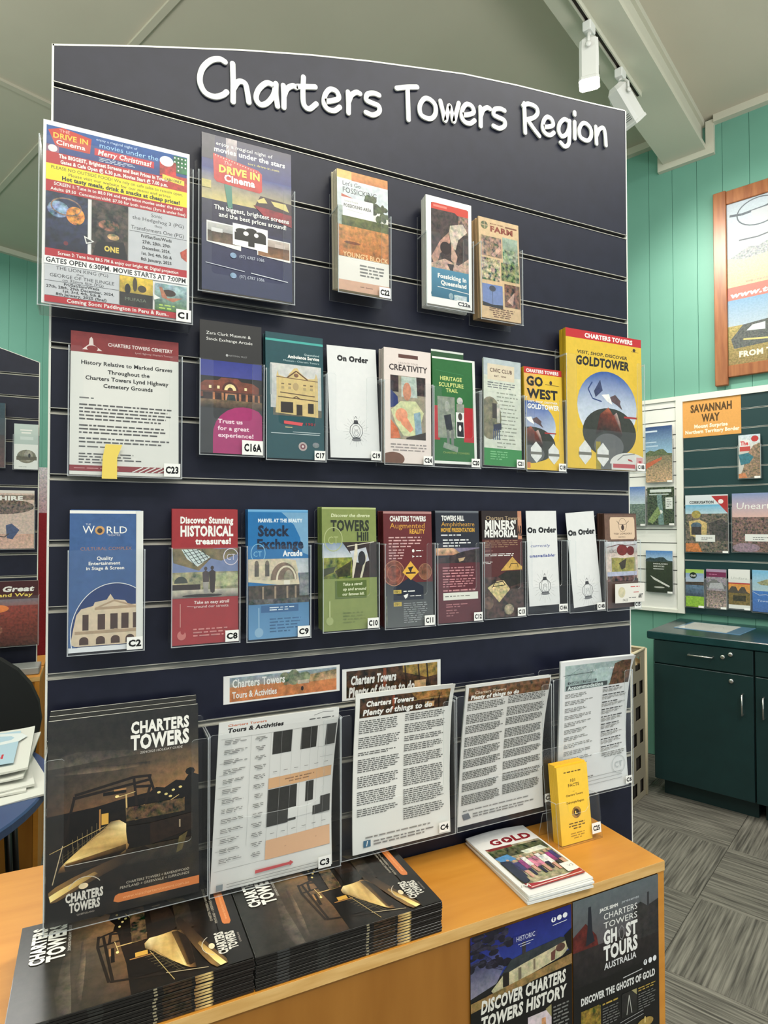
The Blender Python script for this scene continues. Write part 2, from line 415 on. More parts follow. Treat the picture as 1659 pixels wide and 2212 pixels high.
# track with its spotlights under the beam
trk = empty('light_track', ROOM, 'white track with a dark slot running under the ceiling beam towards the wall', 'track')
MB().box(-2.0,2.99,0.118,0.124,3.782,3.81).box(-2.0,2.99,0.142,0.148,3.782,3.81).box(-2.0,2.99,0.124,0.142,3.80,3.81).build('track_rail', TRIM, trk)
tg = MB().box(-2.0,2.985,0.1245,0.1415,3.792,3.7995).build('track_slot', mat('dark_slot',(38,28,22),0.6), trk)
def spot(u, v, label, tilt, az, lit):
    e = empty('track_spotlight', ROOM @ T(u,v,3.782), label, 'spotlight', 'white spotlights on the ceiling track')
    MB().bbox(-0.030,0.030,-0.02,0.02,-0.045,0.0,0.004).build('track_adaptor', LAMPW, e)
    Y = T(0,0,-0.045) @ RZ(az)
    yk = MB(); 
    yk.tube([(0,0,0),(0,0,-0.012)],0.010,10)
    for s in (-1,1):
        yk.tube([(0,0,-0.010),(0.030*s,0,-0.020),(0.050*s,0,-0.045),(0.053*s,0,-0.085)],0.006,8)
        yk.lathe([(0.012,0.0),(0.013,0.006),(0.009,0.009)],12,X=T(0.052*s,0,-0.088) @ RY(math.pi/2*s))
    yk.build('yoke_arm', LAMPW, e, mw=Y)
    Bm = Y @ T(0,0,-0.085) @ RX(tilt)
    bd_ = MB()
    def oc(a,c): return [(-a+c,-a),(a-c,-a),(a,-a+c),(a,a-c),(a-c,a),(-a+c,a),(-a,a-c),(-a,-a+c)]
    prof = [(0.024,0.055,0.008),(0.040,0.035,0.012),(0.042,-0.005,0.012),(0.042,-0.135,0.012),(0.0445,-0.140,0.012),(0.0445,-0.152,0.012)]
    vs=[];fs=[]
    for a,z,c_ in prof: vs += [(x,y,z) for x,y in oc(a,c_)]
    for k in range(len(prof)-1):
        for i in range(8): fs.append((k*8+i,(k+1)*8+i,(k+1)*8+(i+1)%8,k*8+(i+1)%8))
    fs.append(tuple(range(8)))
    bd_.add(vs,fs); body = bd_.build('lamp_body', LAMPW, e, mw=Bm)
    for k in range(4):
        for s in (-1,1):
            MB().box(-0.022,0.022,s*0.0424-0.0006,s*0.0424+0.0006,-0.092-k*0.009,-0.0895-k*0.009).build('vent_slot', mat('vent_black',(28,28,28),0.7), body)
    lens = MB().add([(x,y,-0.148) for x,y in oc(0.0415,0.012)],[tuple(reversed(range(8)))]).build('lamp_lens', mat('lit_lens',(255,250,235),0.4,emit=(255,248,232),es=28 if lit else 0.0) if lit else mat('unlit_lens',(150,152,150),0.2), body)
    if lit:
        l = bpy.data.lights.new('spot_beam','SPOT'); l.energy=lit; l.spot_size=math.radians(110); l.spot_blend=1.0; l.shadow_soft_size=0.04; l.color=(1,0.95,0.86)
        o = bpy.data.objects.new('spot_beam', l); C.objects.link(o); o.parent=body; o.matrix_local=T(0,0,-0.16)
    return e
spot(2.335,0.133,'lit white spotlight on the ceiling track hanging straight down', 0.0, 0.35, 45)
spot(2.72,0.133,'white spotlight on the ceiling track tilted towards the teal wall', -0.78, 1.15, 85)
spot(0.4,0.133,'white spotlight on the ceiling track farthest from the teal wall', 0.5, 2.6, 110)
# ================= THE DISPLAY BOARD =================
GZ = 2.163                                   # height of the top groove; the others follow every 100 mm
TOPC = [(0,2.222),(0.13,2.263),(0.287,2.309),(0.41,2.341),(0.53,2.3683),(0.7366,2.4093),(0.87,2.427),(0.998,2.4404),(1.1,2.452),(1.187,2.4628)]
def slat_board(mw, W, top, label, ngr, zbot, mirror=False, slat_m=None, alu=None, alud=None, edge=True, thick=0.018, group=None, name='slatwall_board', pitch=0.1, gz=GZ, gh=0.0095):
    e = empty(name, mw, label, 'display board', group)
    sm = slat_m or NAVY; am = alu or ALU; ad = alud or ALUD
    pts = [(0.002,gz+gh/2),(W-0.002,gz+gh/2)] + [(x,z) for x,z in reversed(top)]
    pts[2] = (W-0.002, pts[2][1]); pts[-1] = (0.002, pts[-1][1])
    MB().prism(pts, 0.0, thick).build('header_panel', sm, e)
    sl = None; gr = None
    for k in range(ngr):
        z1 = gz - pitch*k - gh/2; z0 = z1 - (pitch-gh)
        if k == ngr-1: z0 = zbot
        if sl is None or k == ngr-1:
            s_ = MB().box(0.002,W-0.002,0.0,thick,z0-z1,0).build('slat', sm, e)
            if sl is None: sl = s_
        else: s_ = sl.copy(); C.objects.link(s_)
        s_.location = (0,0,z1)
        if gr is None:
            g = MB(); h = gh/2
            g.box(0.001,W-0.001,0.0082,0.0092,-h-0.002,h+0.002,1)       # back of the channel
            g.add([(q,y_,z_) for q in (0.001,W-0.001) for y_,z_ in ((-0.0006,-h-0.0002),(0.0082,-h-0.0002),(0.0082,h-0.0030))],[(0,1,2),(5,4,3),(0,2,5,3),(0,3,4,1),(1,4,5,2)])   # sloping inner face
            g.box(0.001,W-0.001,-0.0008,0.0082,-h-0.0002,-h+0.0008)         # lower lip
            g.box(0.001,W-0.001,0.0002,0.0082,h-0.0012,h-0.0008,1).box(0.001,W-0.001,-0.0008,0.0082,h-0.0008,h+0.0002)           # upper lip, its underside darkened as if in shade
            g.box(0.001,W-0.001,-0.0009,0.0,-h-0.0004,-h+0.0008).box(0.001,W-0.001,-0.0009,0.0,h-0.0008,h+0.0004)
            gr = g.build('groove_channel', [am,ad], e); g_ = gr
        else: g_ = gr.copy(); C.objects.link(g_)
        g_.location = (0,0,gz-pitch*k)
    if edge:
        t = MB()
        for (a,b) in zip(top,top[1:]):
            t.add([(a[0],-0.0005,a[1]),(b[0],-0.0005,b[1]),(b[0],-0.0005,b[1]+0.0028),(a[0],-0.0005,a[1]+0.0028),(a[0],thick,a[1]),(b[0],thick,b[1]),(b[0],thick,b[1]+0.0028),(a[0],thick,a[1]+0.0028)],[(0,1,2,3),(7,6,5,4),(3,2,6,7),(4,5,1,0)])
        t.build('edge_strip', WHITE, e)
        for x0,x1,zt in ((-0.001,0.002,top[0][1]),(W-0.002,W+0.001,top[-1][1])):
            MB().box(x0,x1,-0.0005,thick,zbot,zt+0.0028).build('edge_strip', WHITE, e)
    return e
board = slat_board(Matrix.Identity(4), 1.187, TOPC, 'large navy slatwall board with arched top reading Charters Towers Region', 13, 0.002)
# the cream rear face, seen as a sliver at the left edge
MB().box(0.0,1.187,0.0185,0.0225,0.002,2.2).build('back_panel', mat('board_back',(150,140,116),0.6), board)

# the rounded white letters: pen strokes with round ends
def cat_(pts, closed=False, n=7):
    P=[Vector((*p,0)) for p in pts]; out=[]
    m=len(P)
    for i in range(m if closed else m-1):
        p0=P[(i-1)%m] if (closed or i>0) else P[0]*2-P[1]; p1=P[i]; p2=P[(i+1)%m]; p3=P[(i+2)%m] if (closed or i+2<m) else p2*2-p1
        for k in range(n):
            t=k/n; q=0.5*((2*p1)+(-p0+p2)*t+(2*p0-5*p1+4*p2-p3)*t*t+(-p0+3*p1-3*p2+p3)*t**3); out.append((q.x,q.y))
    if not closed: out.append(tuple(P[-1][:2]))
    return out
# x, y in mm from the letter's left end of the baseline; baseline slopes with `sl`
LT = {
 'C':[[(44,66),(35,70),(20,66),(6,50),(2,28),(10,9),(26,2),(40,6),(47,12)]],
 'h':[[(3,69),(4,35),(4,2)],[(4,24),(13,38),(24,36),(28,22),(31,3)]],
 'a':[[(36,38),(22,42),(8,30),(3,14),(10,3),(22,6),(33,20),(37,36)],[(38,42),(38,22),(41,2)]],
 'r':[[(3,41),(4,20),(4,2)],[(4,22),(10,36),(20,42),(27,40)]],
 't':[[(10,60),(9,30),(11,10),(20,3),(32,13)],[(0,42),(14,43),(30,44)]],
 'e':[[(5,18),(18,20),(30,26),(26,38),(14,41),(5,30),(3,14),(10,4),(22,2),(32,9)]],
 's':[[(30,39),(20,42),(7,39),(5,28),(16,23),(29,18),(30,7),(18,0),(4,4)]],
 'T':[[(0,62),(22,66),(42,68)],[(22,66),(23,34),(24,2)]],
 'o':['c',[(20,2),(6,8),(3,24),(12,39),(24,40),(36,30),(37,14),(30,4)]],
 'w':[[(3,41),(9,20),(14,2),(20,20),(24,34),(30,18),(34,2),(40,20),(46,41)]],
 'R':[[(5,65),(6,34),(7,2)],[(2,60),(16,66),(34,62),(38,50),(28,38),(8,30)],[(14,30),(28,14),(42,0)]],
 'g':[[(34,38),(20,42),(7,30),(4,14),(12,3),(24,8),(32,22),(34,38)],[(34,40),(34,10),(31,-12),(20,-19),(9,-12)]],
 'i':[[(4,40),(4,22),(4,3)],[(4,57),(4,62)]],
 'n':[[(3,40),(4,20),(5,2)],[(5,20),(14,36),(26,40),(31,26),(33,2)]],
}
# letter, left x, baseline z at its left, target height scale, width scale
WORD = [('C',.2150,2.2050,.96,.98),('h',.2680,2.2105,.98,1.0),('a',.3085,2.2170,1.0,1.0),('r',.3570,2.2265,1.0,1.0),('t',.3860,2.2325,1.0,1.1),('e',.4330,2.2440,1.0,1.05),('r',.4800,2.2520,1.0,1.0),('s',.5150,2.2610,1.0,1.05),
 ('T',.5840,2.2700,1.0,1.06),('o',.6310,2.2860,1.03,1.05),('w',.6780,2.2940,1.0,1.0),('e',.7280,2.3035,1.0,1.06),('r',.7730,2.3090,1.0,1.0),('s',.8040,2.3160,1.0,1.1),
 ('R',.8830,2.3260,1.0,1.08),('e',.9350,2.3370,1.0,1.05),('g',.9780,2.3440,1.0,1.03),('i',1.0240,2.3500,1.0,1.0),('o',1.0380,2.3530,1.0,1.03),('n',1.0870,2.3560,1.02,1.02)]
def letter(ch, x, z, hs, ws):
    st = LT[ch]; closed = st[0]=='c'; st = st[1:] if closed else st
    sl = 0.22 if x < 0.6 else (0.19 if x < 0.86 else 0.13)
    mb = MB(); r = 0.0046
    for si,S in enumerate(st):
        P = [(px*ws*0.001, py*hs*0.001+px*ws*0.001*sl) for px,py in S]
        P = cat_(P, closed)
        n=len(P); y0=-0.0042-0.0001*si; y1=-0.0012
        if closed:
            A=[];B=[]
            for i in range(n):
                d=(Vector(P[(i+1)%n])-Vector(P[i-1])).normalized(); nn=Vector((-d.y,d.x)); A.append(Vector(P[i])+nn*r); B.append(Vector(P[i])-nn*r)
            vs=[(p.x,y0,p.y) for p in A]+[(p.x,y0,p.y) for p in B]+[(p.x,y1,p.y) for p in A]+[(p.x,y1,p.y) for p in B]
            fs=[]
            for i in range(n):
                j=(i+1)%n; fs += [(i,j,n+j,n+i),(2*n+i,2*n+j,j,i),(n+i,n+j,3*n+j,3*n+i)]
            mb.add(vs,fs)
        else:
            L_=[];R_=[]
            for i in range(n):
                d=(Vector(P[min(i+1,n-1)])-Vector(P[max(i-1,0)])).normalized(); nn=Vector((-d.y,d.x)); L_.append(Vector(P[i])+nn*r); R_.append(Vector(P[i])-nn*r)
            # strip plus round caps
            vs=[(p.x,y0,p.y) for p in L_]+[(p.x,y0,p.y) for p in R_]+[(p.x,y1,p.y) for p in L_]+[(p.x,y1,p.y) for p in R_]
            fs=[]
            for i in range(n-1): fs += [(i,i+1,n+i+1,n+i),(2*n+i,2*n+i+1,i+1,i),(n+i,n+i+1,3*n+i+1,3*n+i)]
            mb.add(vs,fs)
            for e_,o_ in ((0,1),(n-1,n-2)):
                c=Vector(P[e_]); d=(c-Vector(P[o_])).normalized(); a0=math.atan2(d.y,d.x)
                ca=[(c.x+r*math.cos(a0+math.pi*(k/8-0.5)),c.y+r*math.sin(a0+math.pi*(k/8-0.5))) for k in range(9)]
                mb.prism(ca,y0-0.00002,y1)
    o = mb.build('letter', LETTER, board, loc=(x,0,z)); return o
for a in WORD: letter(*a)

# ================= THE WOODEN BENCH =================
def bench_unit(mw, x0, x1, label, posters=False):
    e = empty('wooden_bench', mw, label, 'bench')
    yb = 0.262; zt = 0.860
    f = MB().box(x0,x1,-0.216,-0.0025,zt-0.018,zt).box(x0,x1,0.0235,yb,zt-0.018,zt)
    f.box(x0,-0.004,-0.0025,0.0235,zt-0.018,zt)
    f.build('bench_top', WOOD, e)
    MB().box(x0,x1,-0.2168,-0.216,zt-0.018,zt-0.0004).box(x0,x1,yb,yb+0.0008,zt-0.018,zt-0.0004).box(x1,x1+0.0008,-0.2168,-0.0025,zt-0.018,zt-0.0004).build('edge_banding', WOODE, e)
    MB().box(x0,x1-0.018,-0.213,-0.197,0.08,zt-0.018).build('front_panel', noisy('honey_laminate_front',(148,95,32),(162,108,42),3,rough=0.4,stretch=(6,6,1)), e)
    MB().box(x1-0.018,x1,-0.2155,-0.0025,0.0,zt-0.018).build('end_panel', WOOD, e)
    MB().box(x1-0.018,x1,0.0235,yb,0.0,zt-0.018).build('end_panel', WOOD, e)
    MB().box(x0,x1-0.018,yb-0.018,yb-0.002,0.08,zt-0.018).build('back_panel', WOOD, e)
    MB().box(x0,x1-0.018,-0.17,-0.155,0.0,0.08).box(x0,x1-0.018,yb-0.07,yb-0.055,0.0,0.08).build('kick_board', mat('kick_dark',(50,40,28),0.6), e)
    return e
bench = bench_unit(Matrix.Identity(4), -0.62, 1.0358, 'honey coloured wooden bench carrying the magazine stacks in front of the board')
# ================= PRINTED COVERS =================
W_=(232,231,226); K_=(24,24,26); GR_=(150,152,152)
def lantern(A, u, t, s=1.0):
    g=(44,46,50)
    for k in range(26):
        a=math.radians(k*360/26+4); r0=0.155*s; r1=(0.27 if k%2 else 0.22)*s
        q=A.w/A.h
        A.line(u+r0*math.cos(a),t-r0*q*1.15*math.sin(a),u+r1*math.cos(a),t-r1*q*1.1*math.sin(a),0.0004,(160,160,160)); A.L-=.95
    A.path([(u-.03,t-.115),(u,t-.135),(u+.03,t-.115)],0.0009,g)
    A.poly([(u-.035*s,t-.1),(u+.035*s,t-.1),(u+.05*s,t-.065),(u-.05*s,t-.065)],(56,58,62),0.4)
    A.path([(u-.05*s,t-.07),(u-.12*s,t-.035),(u-.13*s,t+.015),(u-.075*s,t+.06)],0.0010,g)
    A.path([(u+.05*s,t-.07),(u+.12*s,t-.035),(u+.13*s,t+.015),(u+.075*s,t+.06)],0.0010,g)
    A.ring(u,t,.085*s,.055*s,0.0007,g); A.ring(u,t+.012,.04*s,.028*s,0.0006,(110,112,116))
    A.line(u-.05*s,t+.02,u+.05*s,t-.025,0.0004,(120,120,124)); A.line(u-.05*s,t-.025,u+.05*s,t+.02,0.0004,(120,120,124))
    A.poly([(u-.07*s,t+.055),(u+.07*s,t+.055),(u+.085*s,t+.075),(u-.085*s,t+.075)],(70,72,76),0.4)
    A.ell(u,t+.078,.10*s,.012,(110,112,114))
def tree(A,u,t,r,c,n=0.9,k=9,seed=1):
    R=random.Random(seed)
    for _ in range(k): A.ell(u+R.uniform(-r,r),t+R.uniform(-r,r)*.45,r*R.uniform(.3,.6),r*R.uniform(.2,.42)*A.w/A.h*1.6,c,n,10); A.L-=.8
def scene(A,u0,t0,u1,t1,sky0,sky1,gr0,gr1,hor=0.5,hill=None,n=0.6,seed=3,bumps=6):
    """a small printed landscape photograph"""
    H=t0+(t1-t0)*hor; A.grad(u0,t0,u1,H,sky0,sky1,n*0.25); A.grad(u0,H,u1,t1,gr0,gr1,n)
    if hill:
        R=random.Random(seed); pts=[(u0,H+.004)]
        for k in range(bumps+1): pts.append((u0+(u1-u0)*k/bumps, H-(t1-t0)*R.uniform(.02,.16)))
        pts.append((u1,H+.004)); A.poly(pts,hill,n)
def art_c1(w,h):
    A=Art(w,h); A.rect(0,0,1,1,(236,235,232))
    A.grad(.02,.025,.98,.17,(20,84,160),(36,60,130),.15)
    A.poly([(.03,.05),(.12,.025),(.31,.05),(.30,.135),(.08,.135)],(204,52,34))
    A.text('THE',.10,.052,.016,(240,180,170),u1=.17); A.text('DRIVE IN',.06,.088,.028,(248,196,70),u1=.29,b=1); A.text('Cinema',.08,.122,.024,W_,u1=.27,b=1)
    A.text('enjoy a magical night of',.34,.05,.014,(190,214,240),u1=.62); A.text('movies under the stars',.36,.085,.026,(160,206,246),u1=.90)
    A.poly([(.33,.095),(.74,.095),(.74,.135),(.33,.135)],(206,34,50)); A.text('Merry Christmas!',.35,.128,.028,W_,u1=.72,b=1,sl=.15)
    A.para(.36,.14,.66,.165,3,(210,220,236),seed=2)
    A.rect(.88,.03,.98,.13,(30,110,60),.6)
    for k in range(14): A.ell(.89+(k%4)*.026,.042+(k//4)*.024,.006,.005,W_)
    A.rect(.78,.075,.90,.165,(196,40,36),.6); A.ell(.83,.075,.05,.03,(238,236,232),.2); A.rect(.02,.13,.10,.17,(140,90,120),.5); A.ell(.06,.15,.03,.02,(236,226,226))
    A.rect(.02,.17,.98,.235,(196,34,42))
    A.text('The BIGGEST, Brightest Screens and Best Prices in Town!',.10,.195,.019,W_,u1=.84,b=2); A.text('Gates & Cafe Open @ 6.30 p.m. Movies Start @ 7.00 p.m.',.11,.226,.019,W_,u1=.84,b=2)
    A.rect(.86,.15,.98,.235,(190,50,40),.5); A.poly([(.80,.155),(.96,.17),(.96,.20),(.80,.185)],(240,214,60)); A.text('CASH ONLY',.815,.188,.014,K_,u1=.94,b=1)
    A.rect(.02,.235,.98,.325,(246,226,16))
    A.text('PLEASE NO OUTSIDE FOOD! We rely on cafe sales to remain open.',.05,.262,.017,(44,40,20),u1=.95); A.text('Please visit our website for our menu and prices',.16,.288,.016,(44,40,20),u1=.86); A.text('Hot tasty meals, drink & snacks at cheap prices!',.12,.316,.021,K_,u1=.93,b=2)
    A.rect(.02,.325,.98,.388,(192,32,42)); A.text('SCREEN 1: Tune in to 88.0 FM and experience movies under the stars!',.07,.350,.017,W_,u1=.95,b=1); A.text('Adults: $9.50  Concession/child: $7.50 for both movies (3yrs & under free)',.05,.379,.016,W_,u1=.97,b=1)
    A.grad(.02,.39,.29,.70,(40,56,90),(20,24,50),.9); A.ell(.10,.48,.07,.045,(120,150,180),1.1); A.ell(.21,.50,.06,.05,(226,140,50),1.1); A.ring(.15,.46,.10,.05,.002,(140,110,90),.9); A.ell(.15,.66,.015,.012,(120,40,50))
    A.rect(.315,.39,.56,.70,(66,56,50),1.4); A.ell(.43,.52,.07,.03,(150,92,70),1.2); A.ell(.46,.58,.04,.018,(190,150,100),1.0); A.poly([(.35,.62),(.53,.60),(.56,.70),(.32,.70)],(20,18,20)); A.text('ONE',.40,.665,.028,(226,200,90),u1=.50,b=2)
    A.poly([(.265,.60),(.335,.625),(.28,.645)],W_); A.poly([(.275,.61),(.32,.625),(.285,.637)],(70,70,74))
    A.rect(.565,.39,.98,.70,(196,198,202),.04)
    A.text('Sonic',.72,.422,.020,K_,u1=.80); A.text('the Hedgehog 3 (PG)',.59,.453,.020,K_,u1=.96); A.text('then',.745,.478,.015,K_,u1=.80); A.text('Transformers One (PG)',.58,.511,.021,K_,u1=.96); A.line(.57,.522,.98,.522,.0006,K_)
    for i,(s,a,b_) in enumerate([('Fri/Sat/Sun/Weds',.65,.87),('27th, 28th, 29th',.66,.86),('December, 2024,',.66,.86),('1st, 3rd, 4th, 5th &',.65,.87),('8th January, 2025',.65,.87)]): A.text(s,a,.550+i*.033,.017,K_,u1=b_,b=1)
    A.poly([(.93,.60),(.98,.57),(.98,.65),(.94,.63)],(190,74,50),.6)
    A.rect(.02,.70,.98,.742,(192,32,42)); A.text('Screen 2: Tune into 88.5 FM & enjoy our bright 4K Digital projection',.10,.729,.017,W_,u1=.92,b=1)
    A.rect(.015,.742,.985,.785,(240,240,238)); A.text('GATES OPEN 6:30PM. MOVIE STARTS AT 7:00PM',.025,.776,.026,K_,u1=.975,b=1)
    A.rect(.02,.788,.50,.955,(196,198,202),.04)
    A.text('THE LION KING (PG)',.09,.812,.018,K_,u1=.43); A.text('then',.22,.830,.012,K_,u1=.27); A.text('GEORGE OF THE JUNGLE',.05,.853,.018,K_,u1=.47); A.text('on 35mm film (PG)',.13,.871,.013,K_,u1=.40); A.line(.02,.876,.50,.876,.0006,K_)
    A.text('Fri/Sat/Sun/Weds',.14,.894,.014,K_,u1=.37,b=1); A.text('27th, 28th, 29th December, 2024,',.03,.913,.014,K_,u1=.47,b=1); A.text('1st, 3rd, 4th, 5th &',.13,.931,.014,K_,u1=.38,b=1); A.text('8th January, 2025 (final)',.09,.950,.014,K_,u1=.42,b=1)
    A.grad(.505,.788,.735,.955,(228,190,50),(120,110,60),.5); A.rect(.505,.88,.735,.955,(44,42,36),.6); A.ell(.56,.86,.02,.03,(30,28,24)); A.ell(.61,.83,.016,.04,(70,60,40)); A.ell(.66,.85,.03,.02,(70,60,40)); A.text('MUFASA',.54,.925,.018,(120,130,110),u1=.69)
    A.grad(.75,.80,.98,.955,(150,180,190),(70,110,40),.6); A.ell(.85,.85,.05,.02,(60,40,30),.4); A.poly([(.78,.82),(.80,.82),(.84,.88),(.95,.87),(.88,.90),(.80,.88)],(176,110,80),.4); A.para(.78,.915,.90,.95,2,(180,210,90),seed=4)
    A.poly([(.735,.865),(.79,.885),(.745,.90)],W_)
    A.rect(.02,.958,.98,.992,(192,32,42)); A.text('Coming Soon: Paddington in Peru & Rum..',.16,.984,.020,W_,u1=.85,b=1)
    return A
def art_drive(w,h):
    A=Art(w,h); A.grad(0,0,1,.22,(34,30,56),(44,50,120),.15); A.grad(0,.22,1,.42,(44,60,130),(196,180,110),.15); A.rect(0,.42,1,.60,(34,34,64),.3)
    A.grad(0,.58,1,1,(38,40,76),(50,56,90),.1); A.rect(0,0,.14,.16,(60,56,66),.2); A.grad(.26,0,.38,.14,(170,160,160),(120,100,110),.3)
    A.text('enjoy a magical night of',.15,.060,.022,W_,u1=.78); A.text('movies under the stars',.13,.104,.032,W_,u1=.93,b=1); A.text('tors drive-in.com',.50,.140,.014,(226,214,120),u1=.86)
    A.poly([(.12,.118),(.62,.165),(.66,.185),(.66,.30),(.63,.315),(.16,.30),(.13,.28)],(196,44,36),.15)
    for k in range(16): A.ell(.145+.03*k,.128+.0033*k,.006,.004,(240,200,180))
    A.text('The',.23,.178,.024,(236,190,180),u1=.32,sl=.2); A.text('DRIVE IN',.18,.232,.044,(244,204,80),u1=.64,b=2); A.text('Cinema',.24,.284,.042,W_,u1=.58,b=2)
    A.poly([(.24,.305),(.32,.31),(.33,.455),(.28,.455)],(70,130,110)); A.rect(0,.30,.10,.35,(196,180,100),.2)
    A.poly([(.58,.40),(.64,.33),(1,.345),(1,.47),(.64,.44)],(60,40,46),.3); A.poly([(.60,.365),(.68,.337),(.72,.37),(.62,.38)],(206,190,110)); A.poly([(.76,.35),(.93,.35),(.97,.40),(.80,.38)],(206,190,110)); A.poly([(.56,.40),(1,.42),(1,.50),(.68,.46)],(146,34,44),.4)
    A.text('The biggest, brightest screens',.13,.478,.028,W_,u1=.97,b=1); A.text('and the best prices around!',.18,.522,.028,W_,u1=.94,b=1)
    A.poly([(.05,.56),(.42,.565),(.42,.72),(.05,.695)],(232,230,224)); A.grad(.06,.57,.41,.62,(180,180,176),(160,160,156),.2); A.grad(.06,.62,.41,.69,(70,56,46),(110,90,70),.5); A.rect(.10,.60,.22,.625,(206,206,204))
    A.poly([(.60,.60),(.98,.605),(.98,.74),(.60,.725)],(232,230,224)); A.grad(.61,.61,.97,.655,(184,170,160),(170,150,136),.2); A.grad(.61,.655,.97,.725,(90,60,40),(150,104,66),.4); A.rect(.80,.63,.92,.655,(196,180,170))
    A.poly([(.33,.545),(.72,.55),(.72,.70),(.33,.685)],(238,236,230)); A.rect(.35,.60,.70,.65,(24,24,20)); A.ell(.43,.59,.07,.02,(24,24,20)); A.rect(.50,.57,.57,.68,(20,20,18)); A.ell(.535,.575,.06,.015,(20,20,18)); A.ell(.63,.60,.07,.025,(24,24,20)); A.ell(.475,.60,.03,.014,(238,236,230)); A.ell(.59,.60,.025,.014,(238,236,230))
    for t in (.765,.895): A.ell(.335,t-.008,.035,.018,(130,160,190),.3); A.text('(07) 6787 1086',.40,t,.020,(190,196,210),u1=.68)
    A.line(.04,.83,.46,.85,.0012,(190,194,206)); A.line(.53,.852,.95,.872,.0014,(210,214,222))
    return A
def art_fossick(w,h):
    A=Art(w,h); A.rect(0,0,1,1,(226,222,212)); A.grad(.0,0,.30,.07,(222,178,90),(230,190,110),.2); A.grad(.28,0,1,.075,(206,140,70),(198,120,66),.2)
    A.grad(0,.075,1,.30,(206,212,214),(190,200,204),.15); A.text("Let's Go",.10,.125,.034,(60,64,64),u1=.46); A.text('FOSSICKING',.10,.185,.044,(52,56,56),u1=.78)
    tree(A,.66,.245,.13,(76,88,60),.9,9,3); tree(A,.86,.30,.13,(70,82,52),.9,9,5)
    A.poly([(.08,.20),(.68,.265),(.68,.29),(.08,.225)],(190,96,74)); A.rect(.08,.225,.70,.38,(232,231,226)); A.text('General Fossick',.13,.262,.016,(120,120,116),u1=.40); A.text('FOSSICKING AREA',.12,.305,.026,(44,44,46),u1=.66,b=1); A.line(.18,.325,.5,.335,.0004,(150,150,150))
    A.rect(0,.30,.10,.46,(160,170,160),.4); A.rect(.08,.38,1,.47,(84,92,44),.7); A.grad(0,.46,1,.72,(196,128,60),(176,100,36),.5); A.ell(.28,.60,.16,.012,(120,60,24),.4)
    A.text("YOUNG'S BLOCK",.10,.72,.040,(226,190,140),u1=.98,b=1); A.para(.42,.76,.93,.87,4,(120,120,116),seed=5,rag=.1); A.rect(0,.915,1,1,(206,160,132),.08); A.para(.42,.945,.80,.965,1,(150,110,90))
    return A
def art_fossq(w,h):
    A=Art(w,h); A.rect(0,0,1,1,(236,235,230)); A.rect(.11,.06,.93,.92,(60,46,44),.9); A.poly([(.11,.075),(.14,.055),(.90,.055),(.93,.075),(.93,.13),(.70,.135),(.62,.11),(.11,.115)],(208,60,42)); A.rect(.16,.072,.45,.092,(226,120,104))
    A.rect(.70,.13,.93,.30,(120,96,84),1.5); A.poly([(.52,.24),(.80,.20),(.90,.27),(.70,.36),(.64,.46),(.55,.44),(.50,.30)],(196,180,160),.5); A.poly([(.11,.56),(.30,.40),(.50,.30),(.52,.40),(.30,.52),(.20,.66)],(176,130,110),.5); A.ell(.42,.46,.12,.06,(40,24,22),.3); A.poly([(.55,.40),(.68,.52),(.64,.60),(.54,.56)],(190,150,130),.4)
    A.poly([(.11,.62),(.40,.56),(.70,.60),(.93,.52),(.93,.76),(.11,.68)],(186,150,132),.7); A.poly([(.45,.60),(.56,.70),(.60,.60)],(50,34,34),.4)
    A.grad(.11,.66,.93,.93,(64,136,168),(26,100,130),.05); A.ell(.12,.9,.02,.02,(26,100,130)); A.text('Fossicking in',.24,.745,.038,W_,u1=.88,b=2); A.text('Queensland',.31,.805,.038,W_,u1=.88,b=2); A.line(.24,.83,.93,.85,.0012,W_); A.rect(.60,.88,.88,.93,(180,196,200),.4); A.ell(.53,.90,.05,.03,(140,170,180),.3)
    A.rect(.66,.925,.99,.985,(236,235,230)); A.text('C22a',.68,.975,.034,(50,50,52),u1=.96,b=2)
    return A
def art_farm(w,h):
    A=Art(w,h); A.rect(0,0,1,1,(204,172,128),.12); A.ell(.14,.075,.085,.04,(90,96,66),.8); A.line(.06,.075,.22,.075,.0012,(204,172,128)); A.line(.14,.04,.14,.11,.0012,(204,172,128))
    A.text('MOUNT CARMEL',.28,.055,.014,(120,70,44),u1=.62,b=1); A.rect(.66,.045,.95,.06,(120,70,44),.2); A.text('FARM',.28,.125,.052,(130,58,40),u1=.86,b=2)
    def ph(u0,t0,u1,t1,c,n=1.2): A.rect(u0,t0,u1,t1,c,n)
    ph(.05,.18,.55,.38,(140,112,92)); A.poly([(.30,.36),(.50,.26),(.54,.30),(.36,.38)],(190,150,130),.5); ph(.58,.16,.96,.42,(130,146,116)); A.grad(.58,.16,.96,.28,(150,170,150),(120,140,120),.3)
    ph(.05,.40,.50,.62,(150,140,112),1.7); ph(.53,.42,.98,.60,(110,120,76),1.7); A.grad(.05,.66,.55,.86,(96,120,176),(110,130,180),.15); A.poly([(.05,.84),(.3,.86),(.55,.85),(.55,.89),(.05,.88)],(30,32,36)); A.ell(.30,.70,.08,.03,(60,66,80)); A.line(.30,.70,.30,.86,.0008,(60,60,70)); ph(.60,.63,.98,.86,(110,74,56)); A.poly([(.66,.80),(.85,.70),(.80,.84)],(190,150,130),.4)
    A.para(.18,.885,.86,.985,5,(110,74,56),al='c',seed=8,rag=.4)
    return A
